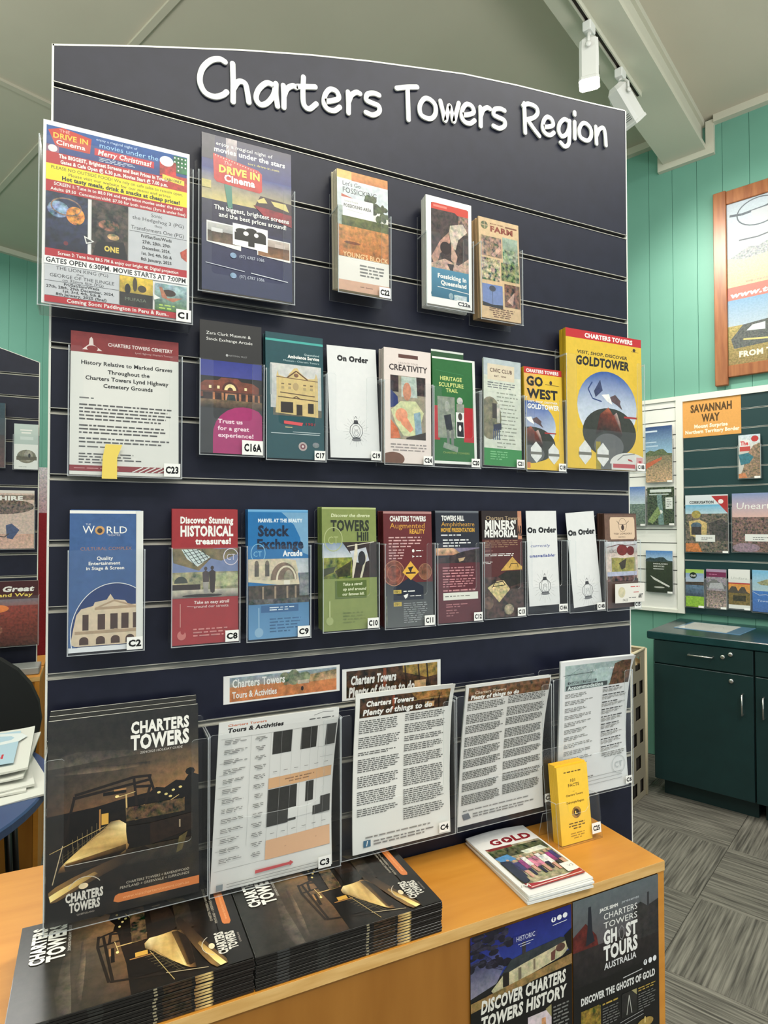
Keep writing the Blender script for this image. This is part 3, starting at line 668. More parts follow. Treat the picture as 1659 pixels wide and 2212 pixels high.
def art_cem(w,h):
    A=Art(w,h); A.rect(0,0,1,1,(214,214,207)); A.rect(0,0,1,.145,(136,34,36),.1); A.poly([(.10,.125),(.16,.085),(.165,.045),(.18,.03),(.195,.045),(.20,.085),(.28,.125)],(222,206,200)); A.ell(.19,.112,.05,.02,(136,34,36)); A.text('CHARTERS TOWERS CEMETERY',.33,.085,.024,(228,216,212),u1=.94,b=1); A.text('Lynd Highway Charters Towers',.58,.118,.012,(200,170,168),u1=.94)
    A.text('History Relative to Marked Graves',.09,.228,.027,K_,u1=.94,b=1); A.text('Throughout the',.33,.285,.027,K_,u1=.72,b=1); A.text('Charters Towers Lynd Highway',.13,.335,.027,K_,u1=.90,b=1); A.text('Cemetery Grounds',.29,.385,.027,K_,u1=.75,b=1)
    A.para(.08,.455,.22,.475,1,(110,110,108),rag=0); A.para(.08,.50,.94,.625,5,(84,84,84),seed=1,rag=.08,wd=.009); A.para(.08,.645,.92,.72,3,(84,84,84),seed=2,rag=.08,wd=.009); A.para(.08,.735,.92,.785,2,(84,84,84),seed=3,rag=.06,wd=.009); A.para(.08,.795,.48,.815,1,(84,84,84),rag=0); A.para(.08,.845,.68,.925,4,(80,80,80),seed=9,rag=.4)
    A.rect(0,.935,.93,.975,(140,44,50),.05); A.para(.04,.948,.48,.962,1,(190,130,130),rag=0)
    for k in range(5): A.line(.56+k*.06,.975,.66+k*.06,.937,.0016,(214,214,207))
    A.line(.86,.937,.93,.975,.0016,(214,214,207))
    return A
def arcade(A,t0,t1):
    d=t1-t0; T_=lambda x:t0+d*x
    A.poly([(0,T_(.45)),(.08,T_(.36)),(.28,T_(.34)),(.34,T_(.27)),(.60,T_(.27)),(.66,T_(.34)),(.85,T_(.36)),(.95,T_(.45)),(.95,T_(.75)),(0,T_(.75))],(122,62,44),.4)
    A.ell(.48,T_(.56),.13,.065,(84,44,34),.2,20,0,180); A.ell(.48,T_(.56),.095,.048,(236,214,150),.2,20,0,180); A.ell(.48,T_(.57),.045,.026,(84,50,36),.2,14,0,180)
    for u in (.14,.27,.71): A.rect(u,T_(.47),u+.04,T_(.54),(236,216,160))
    A.rect(0,T_(.60),1,T_(.64),(90,56,44),.4); A.rect(.05,T_(.64),.95,T_(.80),(56,40,36),.6)
    for u in (.20,.34,.62,.73,.84,.93): A.rect(u,T_(.63),u+.035,T_(.80),(176,112,74),.4)
    A.rect(.40,T_(.64),.58,T_(.80),(190,130,90),.3); A.poly([(.42,T_(.80)),(.44,T_(.66)),(.55,T_(.66)),(.57,T_(.80))],(46,60,60),.4); A.grad(0,T_(.80),1,T_(1),(120,96,70),(50,44,40),.5)
def art_c16(w,h):
    A=Art(w,h); A.rect(0,0,1,1,(34,33,33)); A.text('Zara Clark Museum &',.10,.105,.022,W_,u1=.82); A.text('Stock Exchange Arcade',.10,.150,.022,W_,u1=.85); A.text('NATIONAL TRUST',.46,.258,.012,(150,150,150),u1=.76); A.ell(.43,.252,.02,.01,(170,170,170))
    A.grad(0,.30,1,.42,(36,48,140),(60,66,150),.1); arcade(A,.34,.66); A.rect(0,.66,1,1,(54,56,58),.1)
    P=[(.20,1)]
    for k in range(13): 
        a=math.radians(185-k*15.5); P.append((.70+.50*math.cos(a), .86-.22*math.sin(a)))
    P=[(min(p[0],1),min(p[1],1)) for p in P]+[(1,1)]
    A.poly(P,(168,38,104),.06)
    for i,(s_,b_) in enumerate([('Trust us',.68),('for a great',.78),('experience!',.86)]): A.text(s_,.28,.772+i*.052,.030,(240,214,224),u1=b_,b=1)
    return A
def art_c17(w,h):
    A=Art(w,h); A.rect(0,0,1,1,(14,72,80),.08); A.rect(0,.05,1,.068,(60,170,160)); A.text('Queensland',.66,.160,.016,(200,220,220),u1=.93); A.text('Ambulance Service',.38,.192,.024,W_,u1=.93,b=2); A.text('Museum - Charters Towers',.30,.222,.014,(190,210,210),u1=.93)
    A.grad(.08,.245,.96,.60,(200,200,194),(180,184,184),.15); A.poly([(.12,.60),(.96,.60),(.96,.66),(.12,.66)],(90,88,76),.3)
    b_=(206,180,116); A.poly([(.18,.34),(.20,.30),(.22,.34),(.36,.355),(.40,.32),(.44,.30),(.48,.275),(.54,.27),(.58,.30),(.64,.325),(.72,.35),(.84,.345),(.87,.30),(.90,.345),(.90,.66),(.16,.64),(.18,.50)],b_,.12)
    A.path([(.36,.355),(.52,.295),(.72,.36)],.0022,(96,62,40)); A.line(.18,.352,.90,.366,.0014,(120,90,60)); A.ell(.52,.33,.04,.016,(120,84,60),.5)
    for u in (.26,.38,.64,.76): A.rect(u,.40,u+.05,.41,(120,100,70)); A.rect(u,.425,u+.05,.445,(170,150,104))
    A.ell(.51,.42,.05,.03,(176,152,104)); A.line(.24,.475,.84,.49,.0014,(90,66,50)); A.line(.20,.51,.90,.525,.0014,(90,66,50)); A.path([(.46,.515),(.52,.50),(.58,.518)],.0014,(90,66,50))
    A.rect(.25,.55,.46,.635,(48,40,36)); A.rect(.52,.565,.62,.65,(52,44,38)); A.rect(.72,.55,.82,.63,(48,42,38)); A.rect(.07,.255,.10,.50,(150,160,160),.2)
    A.poly([(.30,.70),(.63,.71),(.61,.735),(.30,.725)],(214,76,80)); A.text('1901',.66,.728,.020,(150,50,60),u1=.86,b=1); A.para(.32,.745,.52,.758,1,(190,180,120)); A.rect(.45,.785,.93,.79,(190,206,208)); A.rect(.08,.80,.92,.805,(190,206,208))
    A.ell(.62,.90,.075,.035,(176,160,156)); A.ell(.62,.90,.045,.022,(120,60,70)); A.ell(.62,.90,.02,.01,(210,200,196)); A.ell(.85,.885,.06,.022,(120,128,130),.5)
    return A
def art_order(w,h,hand=False,t=.13,tl=.76,b=2):
    A=Art(w,h); A.rect(0,0,1,1,(222,223,221),.02); A.text('On Order',.03 if tl>.79 else .20,t,.052 if tl>.79 else .045,K_,u1=.97 if tl>.79 else .83,b=3)
    if hand:
        c=(40,60,140); A.text('currently',.10,.385,.030,c,u1=.74,sl=.25); A.text('unavailable',.06,.49,.030,c,u1=.88,b=1,sl=.25); A.line(.80,.475,.92,.47,.0006,c)
    lantern(A,.53,tl,1.45 if tl>.79 else 1.0); return A
def art_c24(w,h):
    A=Art(w,h); A.rect(0,0,1,1,(226,212,204),.02); A.rect(.30,.045,.72,.078,(96,58,50)); A.text('UNLEASH YOUR',.30,.130,.016,(150,130,124),u1=.72); A.text('CREATIVITY',.10,.190,.050,(46,34,34),u1=.92,b=1)
    A.rect(.13,.235,.88,.79,(150,140,120),.3); A.rect(.13,.235,.30,.38,(50,34,36),.8); A.rect(.68,.235,.88,.40,(56,44,42),1.0); A.poly([(.36,.24),(.68,.24),(.70,.42),(.36,.42)],(176,190,180),.3); A.poly([(.13,.36),(.28,.42),(.30,.50),(.13,.52)],(34,50,110),.2)
    A.ell(.48,.37,.09,.08,(196,130,100),.3); A.poly([(.14,.54),(.34,.46),(.66,.45),(.84,.55),(.70,.76),(.40,.76),(.24,.66)],(196,200,150),.25); A.ell(.36,.58,.13,.06,(226,150,112),.2); A.poly([(.30,.58),(.48,.60),(.62,.70),(.54,.73),(.36,.66)],(222,140,104),.2); A.poly([(.62,.56),(.76,.54),(.80,.74),(.66,.76)],(130,160,176),.3); A.poly([(.13,.62),(.28,.70),(.34,.78),(.13,.79)],(206,104,62),.3); A.poly([(.46,.775),(.88,.72),(.88,.79),(.46,.79)],(52,42,34),.3)
    A.para(.12,.825,.90,.90,3,(150,140,136),al='c',seed=3,rag=.1); A.ell(.18,.965,.24,.06,(112,72,52),.1); A.rect(-.0,.955,.02,1,(112,72,52)); return A
def art_c20(w,h):
    A=Art(w,h); A.rect(0,0,1,1,(30,104,44),.06); A.rect(0,0,1,.018,(228,230,224)); A.rect(.94,0,1,1,(220,222,216)); A.rect(0,.975,1,1,(226,228,222))
    A.line(.08,.125,.72,.15,.0006,(60,140,80)); A.text('HERITAGE',.17,.215,.036,(206,214,130),u1=.68,b=1); A.text('SCULPTURE',.14,.275,.036,(206,214,130),u1=.72,b=1); A.text('TRAIL',.30,.325,.034,(206,214,130),u1=.58,b=1)
    A.rect(.02,.46,.14,.78,(186,30,36),.1); A.rect(.70,.46,.94,.79,(186,26,34),.1); A.rect(.10,.37,.50,.76,(130,140,124),.3); A.poly([(.24,.55),(.40,.53),(.44,.68),(.30,.70)],(40,46,54),.3); A.ell(.32,.46,.06,.05,(150,156,146),.3); A.rect(.30,.68,.36,.86,(110,116,110),.3); A.rect(.40,.68,.46,.84,(110,116,110),.3); A.poly([(.24,.80),(.56,.84),(.54,.89),(.20,.85)],(126,140,126),.3)
    A.ell(.62,.40,.07,.035,(190,190,180),.4); A.rect(.54,.43,.72,.52,(140,146,130),.3); A.rect(.52,.51,.71,.75,(222,224,220)); A.ell(.62,.55,.05,.035,(66,56,50),.3); A.poly([(.54,.60),(.69,.60),(.70,.74),(.54,.74)],(30,32,36),.2); A.ell(.61,.66,.03,.03,W_)
    A.text('CHARTERS TOWERS',.20,.905,.018,(150,170,90),u1=.82); return A
def art_c21(w,h):
    A=Art(w,h); A.rect(0,0,1,1,(200,206,190),.10); A.rect(0,0,1,.16,(176,188,190),.1); A.rect(.10,.05,.82,.20,(212,198,170),.05); A.text('CIVIC CLUB',.16,.125,.034,(90,66,56),u1=.76,b=1); A.text('EST. 1900',.28,.168,.015,(90,66,56),u1=.60,b=1)
    A.para(.10,.215,.90,.28,3,(110,114,116),seed=6,rag=.1); A.para(.34,.30,.92,.84,15,(140,146,130),seed=7,rag=.3,th=.3); A.ell(.16,.56,.30,.20,(120,116,90),.5); A.rect(.22,.42,.34,.56,(52,46,38),.3); A.rect(.34,.42,.42,.60,(190,186,170),.3); A.poly([(.24,.62),(.46,.60),(.46,.66),(.26,.68)],(36,44,70),.3)
    for k in range(4): A.rect(.24+k*.05,.66,.265+k*.05,.76,(60,76,110))
    A.rect(0,.84,1,1,(46,136,66),.04); A.para(.16,.86,.70,.95,4,(110,180,120),seed=5); return A
def volcano(A,u0,u1,t0,t1):
    """blue sky globe with the dark continent shape on grey, as on the gold covers"""
    cu=(u0+u1)/2; ru=(u1-u0)/2; H=t1-t0
    pts=[];cols=[]
    for k in range(33):
        a=math.radians(k*360/32); y=t0+H*.46-math.sin(a)*H*.48; pts.append((cu+ru*math.cos(a),y)); f=max(0,min(1,(y-t0)/(H*.55))); cols.append([46*(1-f)+206*f,84*(1-f)+214*f,160*(1-f)+220*f])
    A.shade(pts[:-1],cols[:-1],.1)
    A.path([(cu-.5*ru,t0+H*.14),(cu-.64*ru,t0+H*.24),(cu-.5*ru,t0+H*.36),(cu-.2*ru,t0+H*.39)],.0028,(36,60,120)); A.poly([(cu-.45*ru,t0+H*.26),(cu-.24*ru,t0+H*.10),(cu-.16*ru,t0+H*.24),(cu-.4*ru,t0+H*.34)],(50,60,100),.3)
    A.poly([(cu-.2*ru,t0+H*.30),(cu+.05*ru,t0+H*.28),(cu+.16*ru,t0+H*.42),(cu-.02*ru,t0+H*.38)],W_,.1)
    A.poly([(cu+.08*ru,t0+H*.32),(cu+.26*ru,t0+H*.28),(cu+.44*ru,t0+H*.36),(cu+.42*ru,t0+H*.40),(cu+.5*ru,t0+H*.48),(cu+.32*ru,t0+H*.42),(cu+.14*ru,t0+H*.38)],(90,70,72),.3)
    A.ell(cu+.06*ru,t0+H*.80,.90*ru,.33*H,(50,54,46),.2,32)
    A.shade([(cu-.42*ru,t0+H*.84),(cu-.26*ru,t0+H*.56),(cu+.02*ru,t0+H*.46),(cu+.18*ru,t0+H*.56),(cu+.30*ru,t0+H*.52),(cu+.42*ru,t0+H*.66),(cu+.48*ru,t0+H*.82),(cu+.26*ru,t0+H*.92),(cu-.1*ru,t0+H*.78)],[(30,26,24),(96,40,26),(176,92,60),(120,50,32),(190,170,160),(110,46,30),(40,30,26),(30,26,26),(40,40,34)],.4)
    A.ell(cu+.02*ru,t0+H*.98,.50*ru,.17*H,(92,94,94),.1)
    A.rect(cu+.55*ru,t0+H*.56,cu+1.0*ru,t0+H*.585,(170,50,50))
def shield(A,u,t,s):
    q=A.w/A.h; A.poly([(u-s,t-.6*s*q),(u,t-1.6*s*q),(u+s,t-.6*s*q),(u+s,t+.6*s*q),(u,t+1.6*s*q),(u-s,t+.6*s*q)],(214,216,212),.1); A.rect(u-1.1*s,t-.05*s*q,u+1.1*s,t+.35*s*q,(110,110,100))
def art_gold_s(w,h):
    A=Art(w,h); A.rect(0,0,1,1,(226,184,40),.05); A.grad(0,.06,.30,.60,(222,170,80),(222,178,50),.05); A.rect(0,0,1,.062,(200,40,36)); A.text('CHARTERS TOWERS',.06,.050,.030,W_,u1=.92,b=2); A.text('GO',.06,.178,.085,K_,u1=.50,b=2); A.text('WEST',.08,.300,.085,K_,u1=.88,b=2)
    volcano(A,-.55,.80,.34,.86); A.rect(-.58,.3,-.001,1,(226,184,40)) if False else None
    A.text('VISIT, SHOP, DISCOVER',.08,.345,.018,W_,u1=.86,b=1,sl=.12); A.text('GOLDTOWER',.06,.405,.044,W_,u1=.90,b=2,sl=.08); A.ell(.70,.135,.035,.02,(60,44,30)); A.line(.55,.155,.92,.16,.0008,(80,60,36))
    shield(A,.26,.83,.14); shield(A,.72,.84,.14); A.rect(.02,.93,.10,.985,(206,120,70)); return A
def art_gold_b(w,h):
    A=Art(w,h); A.rect(0,0,1,1,(222,182,40),.05); A.rect(0,0,1,.062,(198,30,36)); A.text('CHARTERS TOWERS',.24,.048,.030,W_,u1=.88,b=2); A.ell(.90,.088,.02,.012,(60,44,30)); A.line(.86,.10,.96,.103,.0008,(80,60,36))
    A.text('VISIT, SHOP, DISCOVER',.14,.170,.022,K_,u1=.80,b=1,sl=.14); A.text('GOLDTOWER',.12,.250,.060,K_,u1=.82,b=2,sl=.08)
    volcano(A,.13,.92,.29,.84); A.rect(.36,.80,.42,1,(150,136,40),.2); A.rect(.42,.84,.62,1,(96,98,96),.1); shield(A,.22,.885,.075); shield(A,.45,.895,.075)
    A.ell(.80,.955,.26,.085,(206,206,200),.05,24,0,180); A.rect(.56,.95,.99,1,(206,206,200)); A.path([(.64,.93),(.72,.89),(.88,.875)],.0022,(120,120,118)); A.rect(.58,.955,.88,.985,(186,70,76)); A.rect(.90,.90,.99,.975,(206,150,150)); A.rect(.93,.925,.97,.95,(186,60,66)); A.poly([(.78,.915),(.83,.92),(.85,.935),(.79,.93)],(176,60,60)); return A
def facade(A,c,c2,dark,t0=.60,t1=.99):
    A.poly([(.16,t0+.08),(.32,t0+.06),(.34,t0+.035),(.50,t0+.02),(.55,t0-.02),(.60,t0+.02),(.75,t0+.03),(.80,t0+.06),(1,t0+.06),(1,t1),(.02,t1),(.06,t0+.22),(.10,t0+.12)],c,.12)
    A.poly([(.34,t0+.075),(.60,t0+.02),(.90,t0+.07),(.90,t0+.085),(.34,t0+.09)],c2,.1); A.poly([(.42,t0+.07),(.60,t0+.034),(.80,t0+.066)],c,.1)
    for i,u in enumerate((.18,.38,.55,.70,.86)):
        A.rect(u,t0+.12,u+(.10 if i else .08),t0+.23,dark,.2)
    for u in (.33,.50,.66,.82): A.rect(u,t0+.10,u+.03,t0+.25,c,.05)
    A.rect(.08,t0+.235,1,t0+.255,c2,.1); A.poly([(.46,t0+.25),(.62,t0+.225),(.80,t0+.255)],c2,.1)
    for i,u in enumerate((.14,.36,.56,.76)):
        A.rect(u,t0+.30,u+.12,t1-.01,dark,.3); A.ell(u+.06,t0+.30,.06,.025,dark,.3,14,0,180)
    for u in (.28,.50,.70,.90): A.rect(u,t0+.27,u+.05,t1,c,.05)
def art_c2(w,h):
    A=Art(w,h); A.rect(0,0,1,1,(222,222,216)); A.rect(0,.0,.90,.965,(56,92,146),.12); A.rect(0,0,.97,.022,(230,230,224))
    A.text('THE',.21,.105,.012,(200,206,214),u1=.28); A.text('W',.17,.165,.055,W_,u1=.33); A.ell(.40,.143,.065,.032,(196,146,84),.2); A.ell(.40,.145,.036,.018,(60,56,60),.2); A.text('RLD',.48,.165,.050,W_,u1=.78); A.text('THEATRE',.50,.185,.014,(190,190,196),u1=.68)
    A.text('CULTURAL COMPLEX',.14,.285,.022,(156,120,104),u1=.84); A.text('Quality',.36,.355,.024,W_,u1=.58,b=1); A.text('Entertainment',.25,.39,.022,W_,u1=.68,b=1); A.text('in Stage & Screen',.22,.425,.022,W_,u1=.74,b=1)
    # round photo
    P=[(.90,.56)]+[(.62+.60*math.cos(math.radians(a)),.88-.36*math.sin(math.radians(a))) for a in range(62,200,8)]+[(.12,.965),(.90,.965)]
    A.poly(P,(24,52,108),.1); facade(A,(206,186,156),(168,142,112),(70,46,36),.62,.96)
    # mask outside the circle, printed over
    for a0 in range(60,200,6):
        p=[(.62+.60*math.cos(math.radians(x)),.88-.36*math.sin(math.radians(x))) for x in (a0,a0+6)]
    L_=[(.62+.60*math.cos(math.radians(a)),.88-.36*math.sin(math.radians(a))) for a in range(118,206,6)]
    A.poly([(0,.57)]+[p for p in L_ if p[0]>0.0 and p[1]<.965]+[(.10,.965),(0,.965)],(56,92,146),.12)
    A.ring(.62,.88,.60,.36,.0011,(214,218,222),0,40,62,206); A.rect(.905,.0,1,1,(218,219,214)); A.rect(0,.967,.97,1,(214,218,222)); return A
def art_c8(w,h):
    A=Art(w,h); A.rect(0,0,1,1,(160,40,44),.06); A.text('Discover Stunning',.12,.105,.046,W_,u1=.93,b=2); A.text('HISTORICAL',.12,.200,.072,W_,u1=.93,b=2); A.text('treasures!',.35,.262,.042,W_,u1=.90,b=2)
    A.rect(0,.295,1,.655,(112,128,170),.1); A.poly([(0,.295),(.60,.295),(.70,.30),(1,.295),(1,.34),(.74,.39),(.58,.37),(.40,.46),(.02,.40)],(112,100,68),.5); A.poly([(.14,.30),(.38,.30),(.57,.36),(.38,.43),(.22,.37)],(190,206,204),.2)
    for k in range(5): A.line(.16+.07*k,.30,.34+.05*k,.42-.012*k,.0010,(40,44,44)); A.line(.18+.05*k,.33+.02*k,.42+.04*k,.30+.018*k,.0008,(40,44,44))
    A.rect(0,.47,1,.60,(150,146,110),.6); A.ell(.13,.55,.10,.05,(60,66,60),.3,16,0,180); A.rect(.0,.56,.42,.60,(50,40,38),.4); A.rect(.62,.48,1,.58,(170,172,130),.5); A.grad(0,.60,1,.66,(190,184,166),(110,104,96),.3); A.ell(.45,.645,.30,.012,(50,46,44),.2)
    for cu,t0,c in ((.50,.445,(74,64,66)),(.60,.44,(56,46,44))):
        A.ell(cu,t0,.025,.014,c); A.poly([(cu-.05,t0+.03),(cu,t0+.012),(cu+.05,t0+.03),(cu+.05,t0+.10),(cu-.04,t0+.10)],c,.2); A.poly([(cu-.045,t0+.10),(cu+.045,t0+.10),(cu+.035,t0+.18),(cu+.005,t0+.19),(cu-.03,t0+.18)],(150,146,140) if cu<.55 else c,.2)
    A.ring(.89,.36,.12,.065,.0014,(206,200,214)); A.text('CT',.82,.385,.045,(206,200,214),u1=.96)
    A.text('Take an easy stroll',.32,.705,.022,(232,214,210),u1=.86,b=1,sl=.1); A.text('around our streets.',.32,.735,.020,(226,206,202),u1=.86,sl=.1); A.line(.22,.72,.32,.725,.0005,(230,200,200))
    A.rect(.115,.70,.125,.87,(206,150,140)); A.ell(.14,.93,.065,.034,(196,110,104)); A.ell(.155,.905,.03,.018,(160,40,44)); A.para(.31,.88,.84,.95,3,(206,130,126),seed=4,rag=.1); return A
def art_c9(w,h):
    A=Art(w,h); A.rect(0,0,1,1,(18,108,172),.06); A.poly([(.50,0),(1,0),(1,.36),(.90,.34),(.86,.22),(.76,.12),(.62,.05)],(110,160,196),.05); A.grad(.0,0,1,.02,(120,180,220),(60,140,196))
    A.text('MARVEL AT THE BEAUTY',.16,.098,.026,(216,226,232),u1=.90,b=2); A.text('Stock',.16,.205,.078,(16,34,60),u1=.66,b=2); A.text('Exchange',.14,.305,.072,(16,34,60),u1=.92,b=2); A.text('Arcade',.57,.365,.042,(226,230,232),u1=.90,b=2); A.ring(.16,.34,.12,.075,.0013,(120,180,214)); A.text('CT',.08,.365,.04,(120,180,214),u1=.22)
    A.grad(0,.385,1,.50,(166,180,192),(190,196,198),.2); A.poly([(0,.385),(.60,.385),(.78,.40),(.82,.48),(.84,.58),(0,.56)],(196,184,154),.3)
    for u in (.10,.27): A.rect(u,.42,u+.07,.52,(90,84,76),.4); A.ell(u+.035,.415,.03,.018,(110,100,88))
    A.ell(.58,.55,.22,.135,(120,100,84),.3,20,0,180); A.ring(.62,.55,.17,.11,.003,(214,204,176),.1,20,0,180); A.ell(.66,.55,.08,.075,(150,140,120),.4,14,0,180); A.poly([(.0,.54),(.50,.56),(.94,.585),(.94,.60),(.50,.59),(0,.56)],(206,196,166),.1); A.rect(.58,.555,.68,.615,(222,218,200)); A.rect(0,.59,1,.72,(66,58,50),.8)
    for u in (.22,.42,.62,.76): A.rect(u,.60,u+.03,.70,(150,130,106),.2)
    A.rect(.84,.50,1,.68,(120,126,128),.5); A.rect(0,.695,1,.735,(70,72,72),1.3); A.grad(0,.735,1,1,(72,126,172),(92,146,190),.05); A.rect(.20,.745,.82,.80,(50,96,146)); A.para(.34,.755,.78,.79,2,(206,220,230),seed=2,rag=.08); A.rect(.155,.76,.175,.92,(130,170,200)); A.ell(.165,.95,.07,.036,(130,170,200)); A.para(.34,.84,.88,.96,5,(52,96,140),seed=3,rag=.15); return A
def art_c10(w,h):
    A=Art(w,h); A.rect(0,0,1,1,(128,142,72),.06); A.grad(0,0,1,.015,(196,206,140),(150,164,90)); A.text('Discover the diverse',.16,.078,.026,(214,220,180),u1=.88,b=1,sl=.15); A.text('TOWERS',.16,.190,.082,(40,46,30),u1=.87,b=2); A.text('Hill',.63,.272,.066,(40,46,30),u1=.86,b=2)
    A.grad(0,.29,1,.42,(120,142,170),(200,206,206),.1); A.poly([(.36,.285),(1,.285),(1,.58),(.50,.58),(.54,.40)],(50,38,36),.5); A.poly([(.50,.36),(.80,.33),(.86,.44),(.74,.46),(.56,.45)],(190,196,204),.2); A.poly([(.60,.30),(.64,.30),(.64,.40),(.56,.58),(.52,.58)],(214,204,180),.1); A.poly([(.82,.40),(.72,.58),(.68,.58),(.80,.38)],(200,196,170),.1); A.ell(.72,.42,.07,.06,(40,40,44),.3); A.line(.45,.32,.96,.285,.0014,(206,200,180))
    A.rect(0,.41,.54,.58,(116,124,40),.9); A.poly([(.22,.52),(.52,.44),(.50,.56),(.28,.57)],(60,60,24),.7); A.poly([(.0,.50),(.24,.48),(.20,.53),(0,.56)],(56,62,36),.4)
    A.ring(.20,.26,.17,.10,.0016,(170,180,120)); A.text('CT',.10,.30,.062,(170,180,120),u1=.29); A.rect(.22,.60,.80,.745,(84,104,40)); A.text('Take a stroll',.36,.640,.022,(220,224,190),u1=.72,b=1,sl=.15); A.text('up and around',.36,.680,.022,(220,224,190),u1=.79,b=1,sl=.15); A.text('our famous hill.',.35,.720,.022,(220,224,190),u1=.76,b=1,sl=.15); A.rect(.11,.76,.135,.89,(170,180,120)); A.ell(.12,.92,.065,.033,(156,168,104)); A.para(.36,.85,.84,.95,4,(112,126,60),seed=2); return A
def art_c11(w,h):
    A=Art(w,h); A.rect(0,0,1,1,(104,32,34),.06); A.rect(0,0,1,.02,(176,124,120)); A.text('CHARTERS TOWERS',.13,.085,.042,W_,u1=.88,b=2); A.text('Augmented',.13,.148,.046,(206,150,60),u1=.86); A.text('REALITY',.53,.194,.036,(214,160,60),u1=.85,b=2)
    A.para(.10,.215,.80,.32,4,(206,160,158),seed=3,rag=.12); A.para(.10,.325,.42,.42,4,(206,160,158),seed=4,rag=.1); A.ell(.60,.345,.025,.014,W_); A.para(.66,.335,.86,.355,1,W_); A.poly([(.58,.385),(.63,.395),(.58,.405)],W_); A.para(.66,.385,.86,.405,1,W_)
    A.grad(0,.62,1,1,(58,62,66),(88,92,92),.08); A.poly([(.18,.66),(.50,.58),(.80,.66),(.80,.77),(.18,.77)],(24,32,50)); A.ell(.20,.535,.21,.108,(128,66,50),.6,24); A.ring(.20,.535,.215,.11,.0010,(190,130,100)); A.ring(.20,.535,.14,.07,.0008,(170,110,84)); A.ell(.84,.53,.14,.07,(128,76,52),.6,24); A.ring(.84,.53,.14,.072,.0008,(180,130,96))
    A.poly([(.37,.53),(.54,.435),(.71,.53),(.54,.60)],(226,170,50)); A.poly([(.48,.49),(.60,.48),(.56,.51),(.54,.54)],(40,26,20)); A.rect(.44,.53,.64,.545,(70,40,20),.2); A.rect(.18,.68,.34,.712,(196,170,70)); A.text('STEP 1',.20,.705,.017,(50,44,20),u1=.31,b=1); A.rect(.18,.785,.34,.82,(196,170,70)); A.text('STEP 2',.20,.812,.017,(50,44,20),u1=.31,b=1)
    A.para(.38,.685,.72,.705,1,W_); A.poly([(.38,.73),(.48,.715),(.46,.745),(.42,.76)],W_); A.para(.52,.73,.84,.745,1,W_); A.para(.38,.79,.90,.97,10,(150,156,156),seed=8,th=.35); A.rect(.03,.73,.045,.98,(130,136,110),.5); return A
def art_c12(w,h):
    A=Art(w,h); A.grad(0,0,1,.03,(120,126,132),(44,48,60)); A.rect(0,.02,1,1,(34,38,50),.05); A.text('TOWERS HILL',.14,.088,.042,W_,u1=.66,b=2); A.text('Amphitheatre',.13,.140,.040,(200,150,60),u1=.90); A.text('MOVIE PRESENTATION',.12,.190,.034,(206,156,50),u1=.90,b=2)
    A.para(.12,.205,.66,.235,1,(200,204,206),rag=0); A.para(.16,.25,.80,.33,3,(214,216,216),seed=3,rag=.15); A.grad(0,.335,1,.40,(206,170,130),(160,110,80),.6); A.poly([(.4,.335),(1,.335),(1,.36),(.6,.40)],(120,110,136),.3); A.poly([(0,.43),(.3,.41),(.6,.37),(1,.34),(1,.46),(.5,.52),(0,.48)],(56,44,46),.6); A.poly([(.5,.43),(.66,.42),(.62,.45),(.52,.46)],(190,160,120),.2)
    A.rect(0,.47,1,1,(92,34,42),.08); A.para(.14,.50,.90,.60,4,(196,130,134),seed=2,rag=.08); A.para(.14,.605,.92,.69,4,(196,130,134),seed=12,rag=.1); A.para(.14,.70,.90,.73,1,(196,130,134),rag=0); A.rect(.14,.735,.94,.80,(222,222,210)); A.para(.18,.757,.86,.777,1,(120,120,110),rag=0); A.para(.20,.83,.80,.87,2,(170,110,112),seed=5); A.para(.20,.88,.50,.95,3,(160,104,106),seed=6); return A
def art_c13(w,h):
    A=Art(w,h); A.rect(0,0,1,1,(40,26,22),.1); A.rect(.90,0,1,.42,(196,130,96),.1); A.text('Charters Towers',.10,.085,.034,(190,166,130),u1=.96); A.text('MINERS\'',.08,.172,.078,W_,u1=.86,b=2); A.text('MEMORIAL',.06,.247,.064,W_,u1=.88,b=2); A.text('AR',.90,.235,.09,(30,20,18),u1=1.0,b=2,rot=0)
    A.rect(0,.27,1,.62,(86,36,34),.06); A.para(.06,.275,.90,.35,4,(176,140,104),seed=3,rag=.1,th=.3); A.para(.06,.37,.34,.385,1,(150,100,90)); A.para(.06,.40,.80,.43,2,W_,seed=5,rag=.05); A.para(.0,.475,.26,.50,2,W_,seed=6,rag=.1)
    A.rect(0,.62,1,1,(70,50,44),.9); A.poly([(.44,.565),(.74,.435),(.88,.50),(.98,.53),(.98,.56)],(206,160,70),.2); A.path([(.66,.54),(.70,.50),(.86,.50),(.88,.54)],.0014,(40,28,18)); A.poly([(.36,.62),(.58,.57),(1,.57),(1,.68),(.66,.72)],(38,34,26),.5)
    A.poly([(.10,.72),(.34,.66),(.50,.655),(.66,.74),(.38,.86)],(196,178,122),.6); A.path([(.22,.72),(.28,.675),(.48,.665),(.54,.70),(.24,.71)],.0016,(34,28,22)); A.ell(.62,.93,.12,.05,(150,136,110),.8); A.ell(.12,.86,.12,.06,(110,84,70),.5); return A
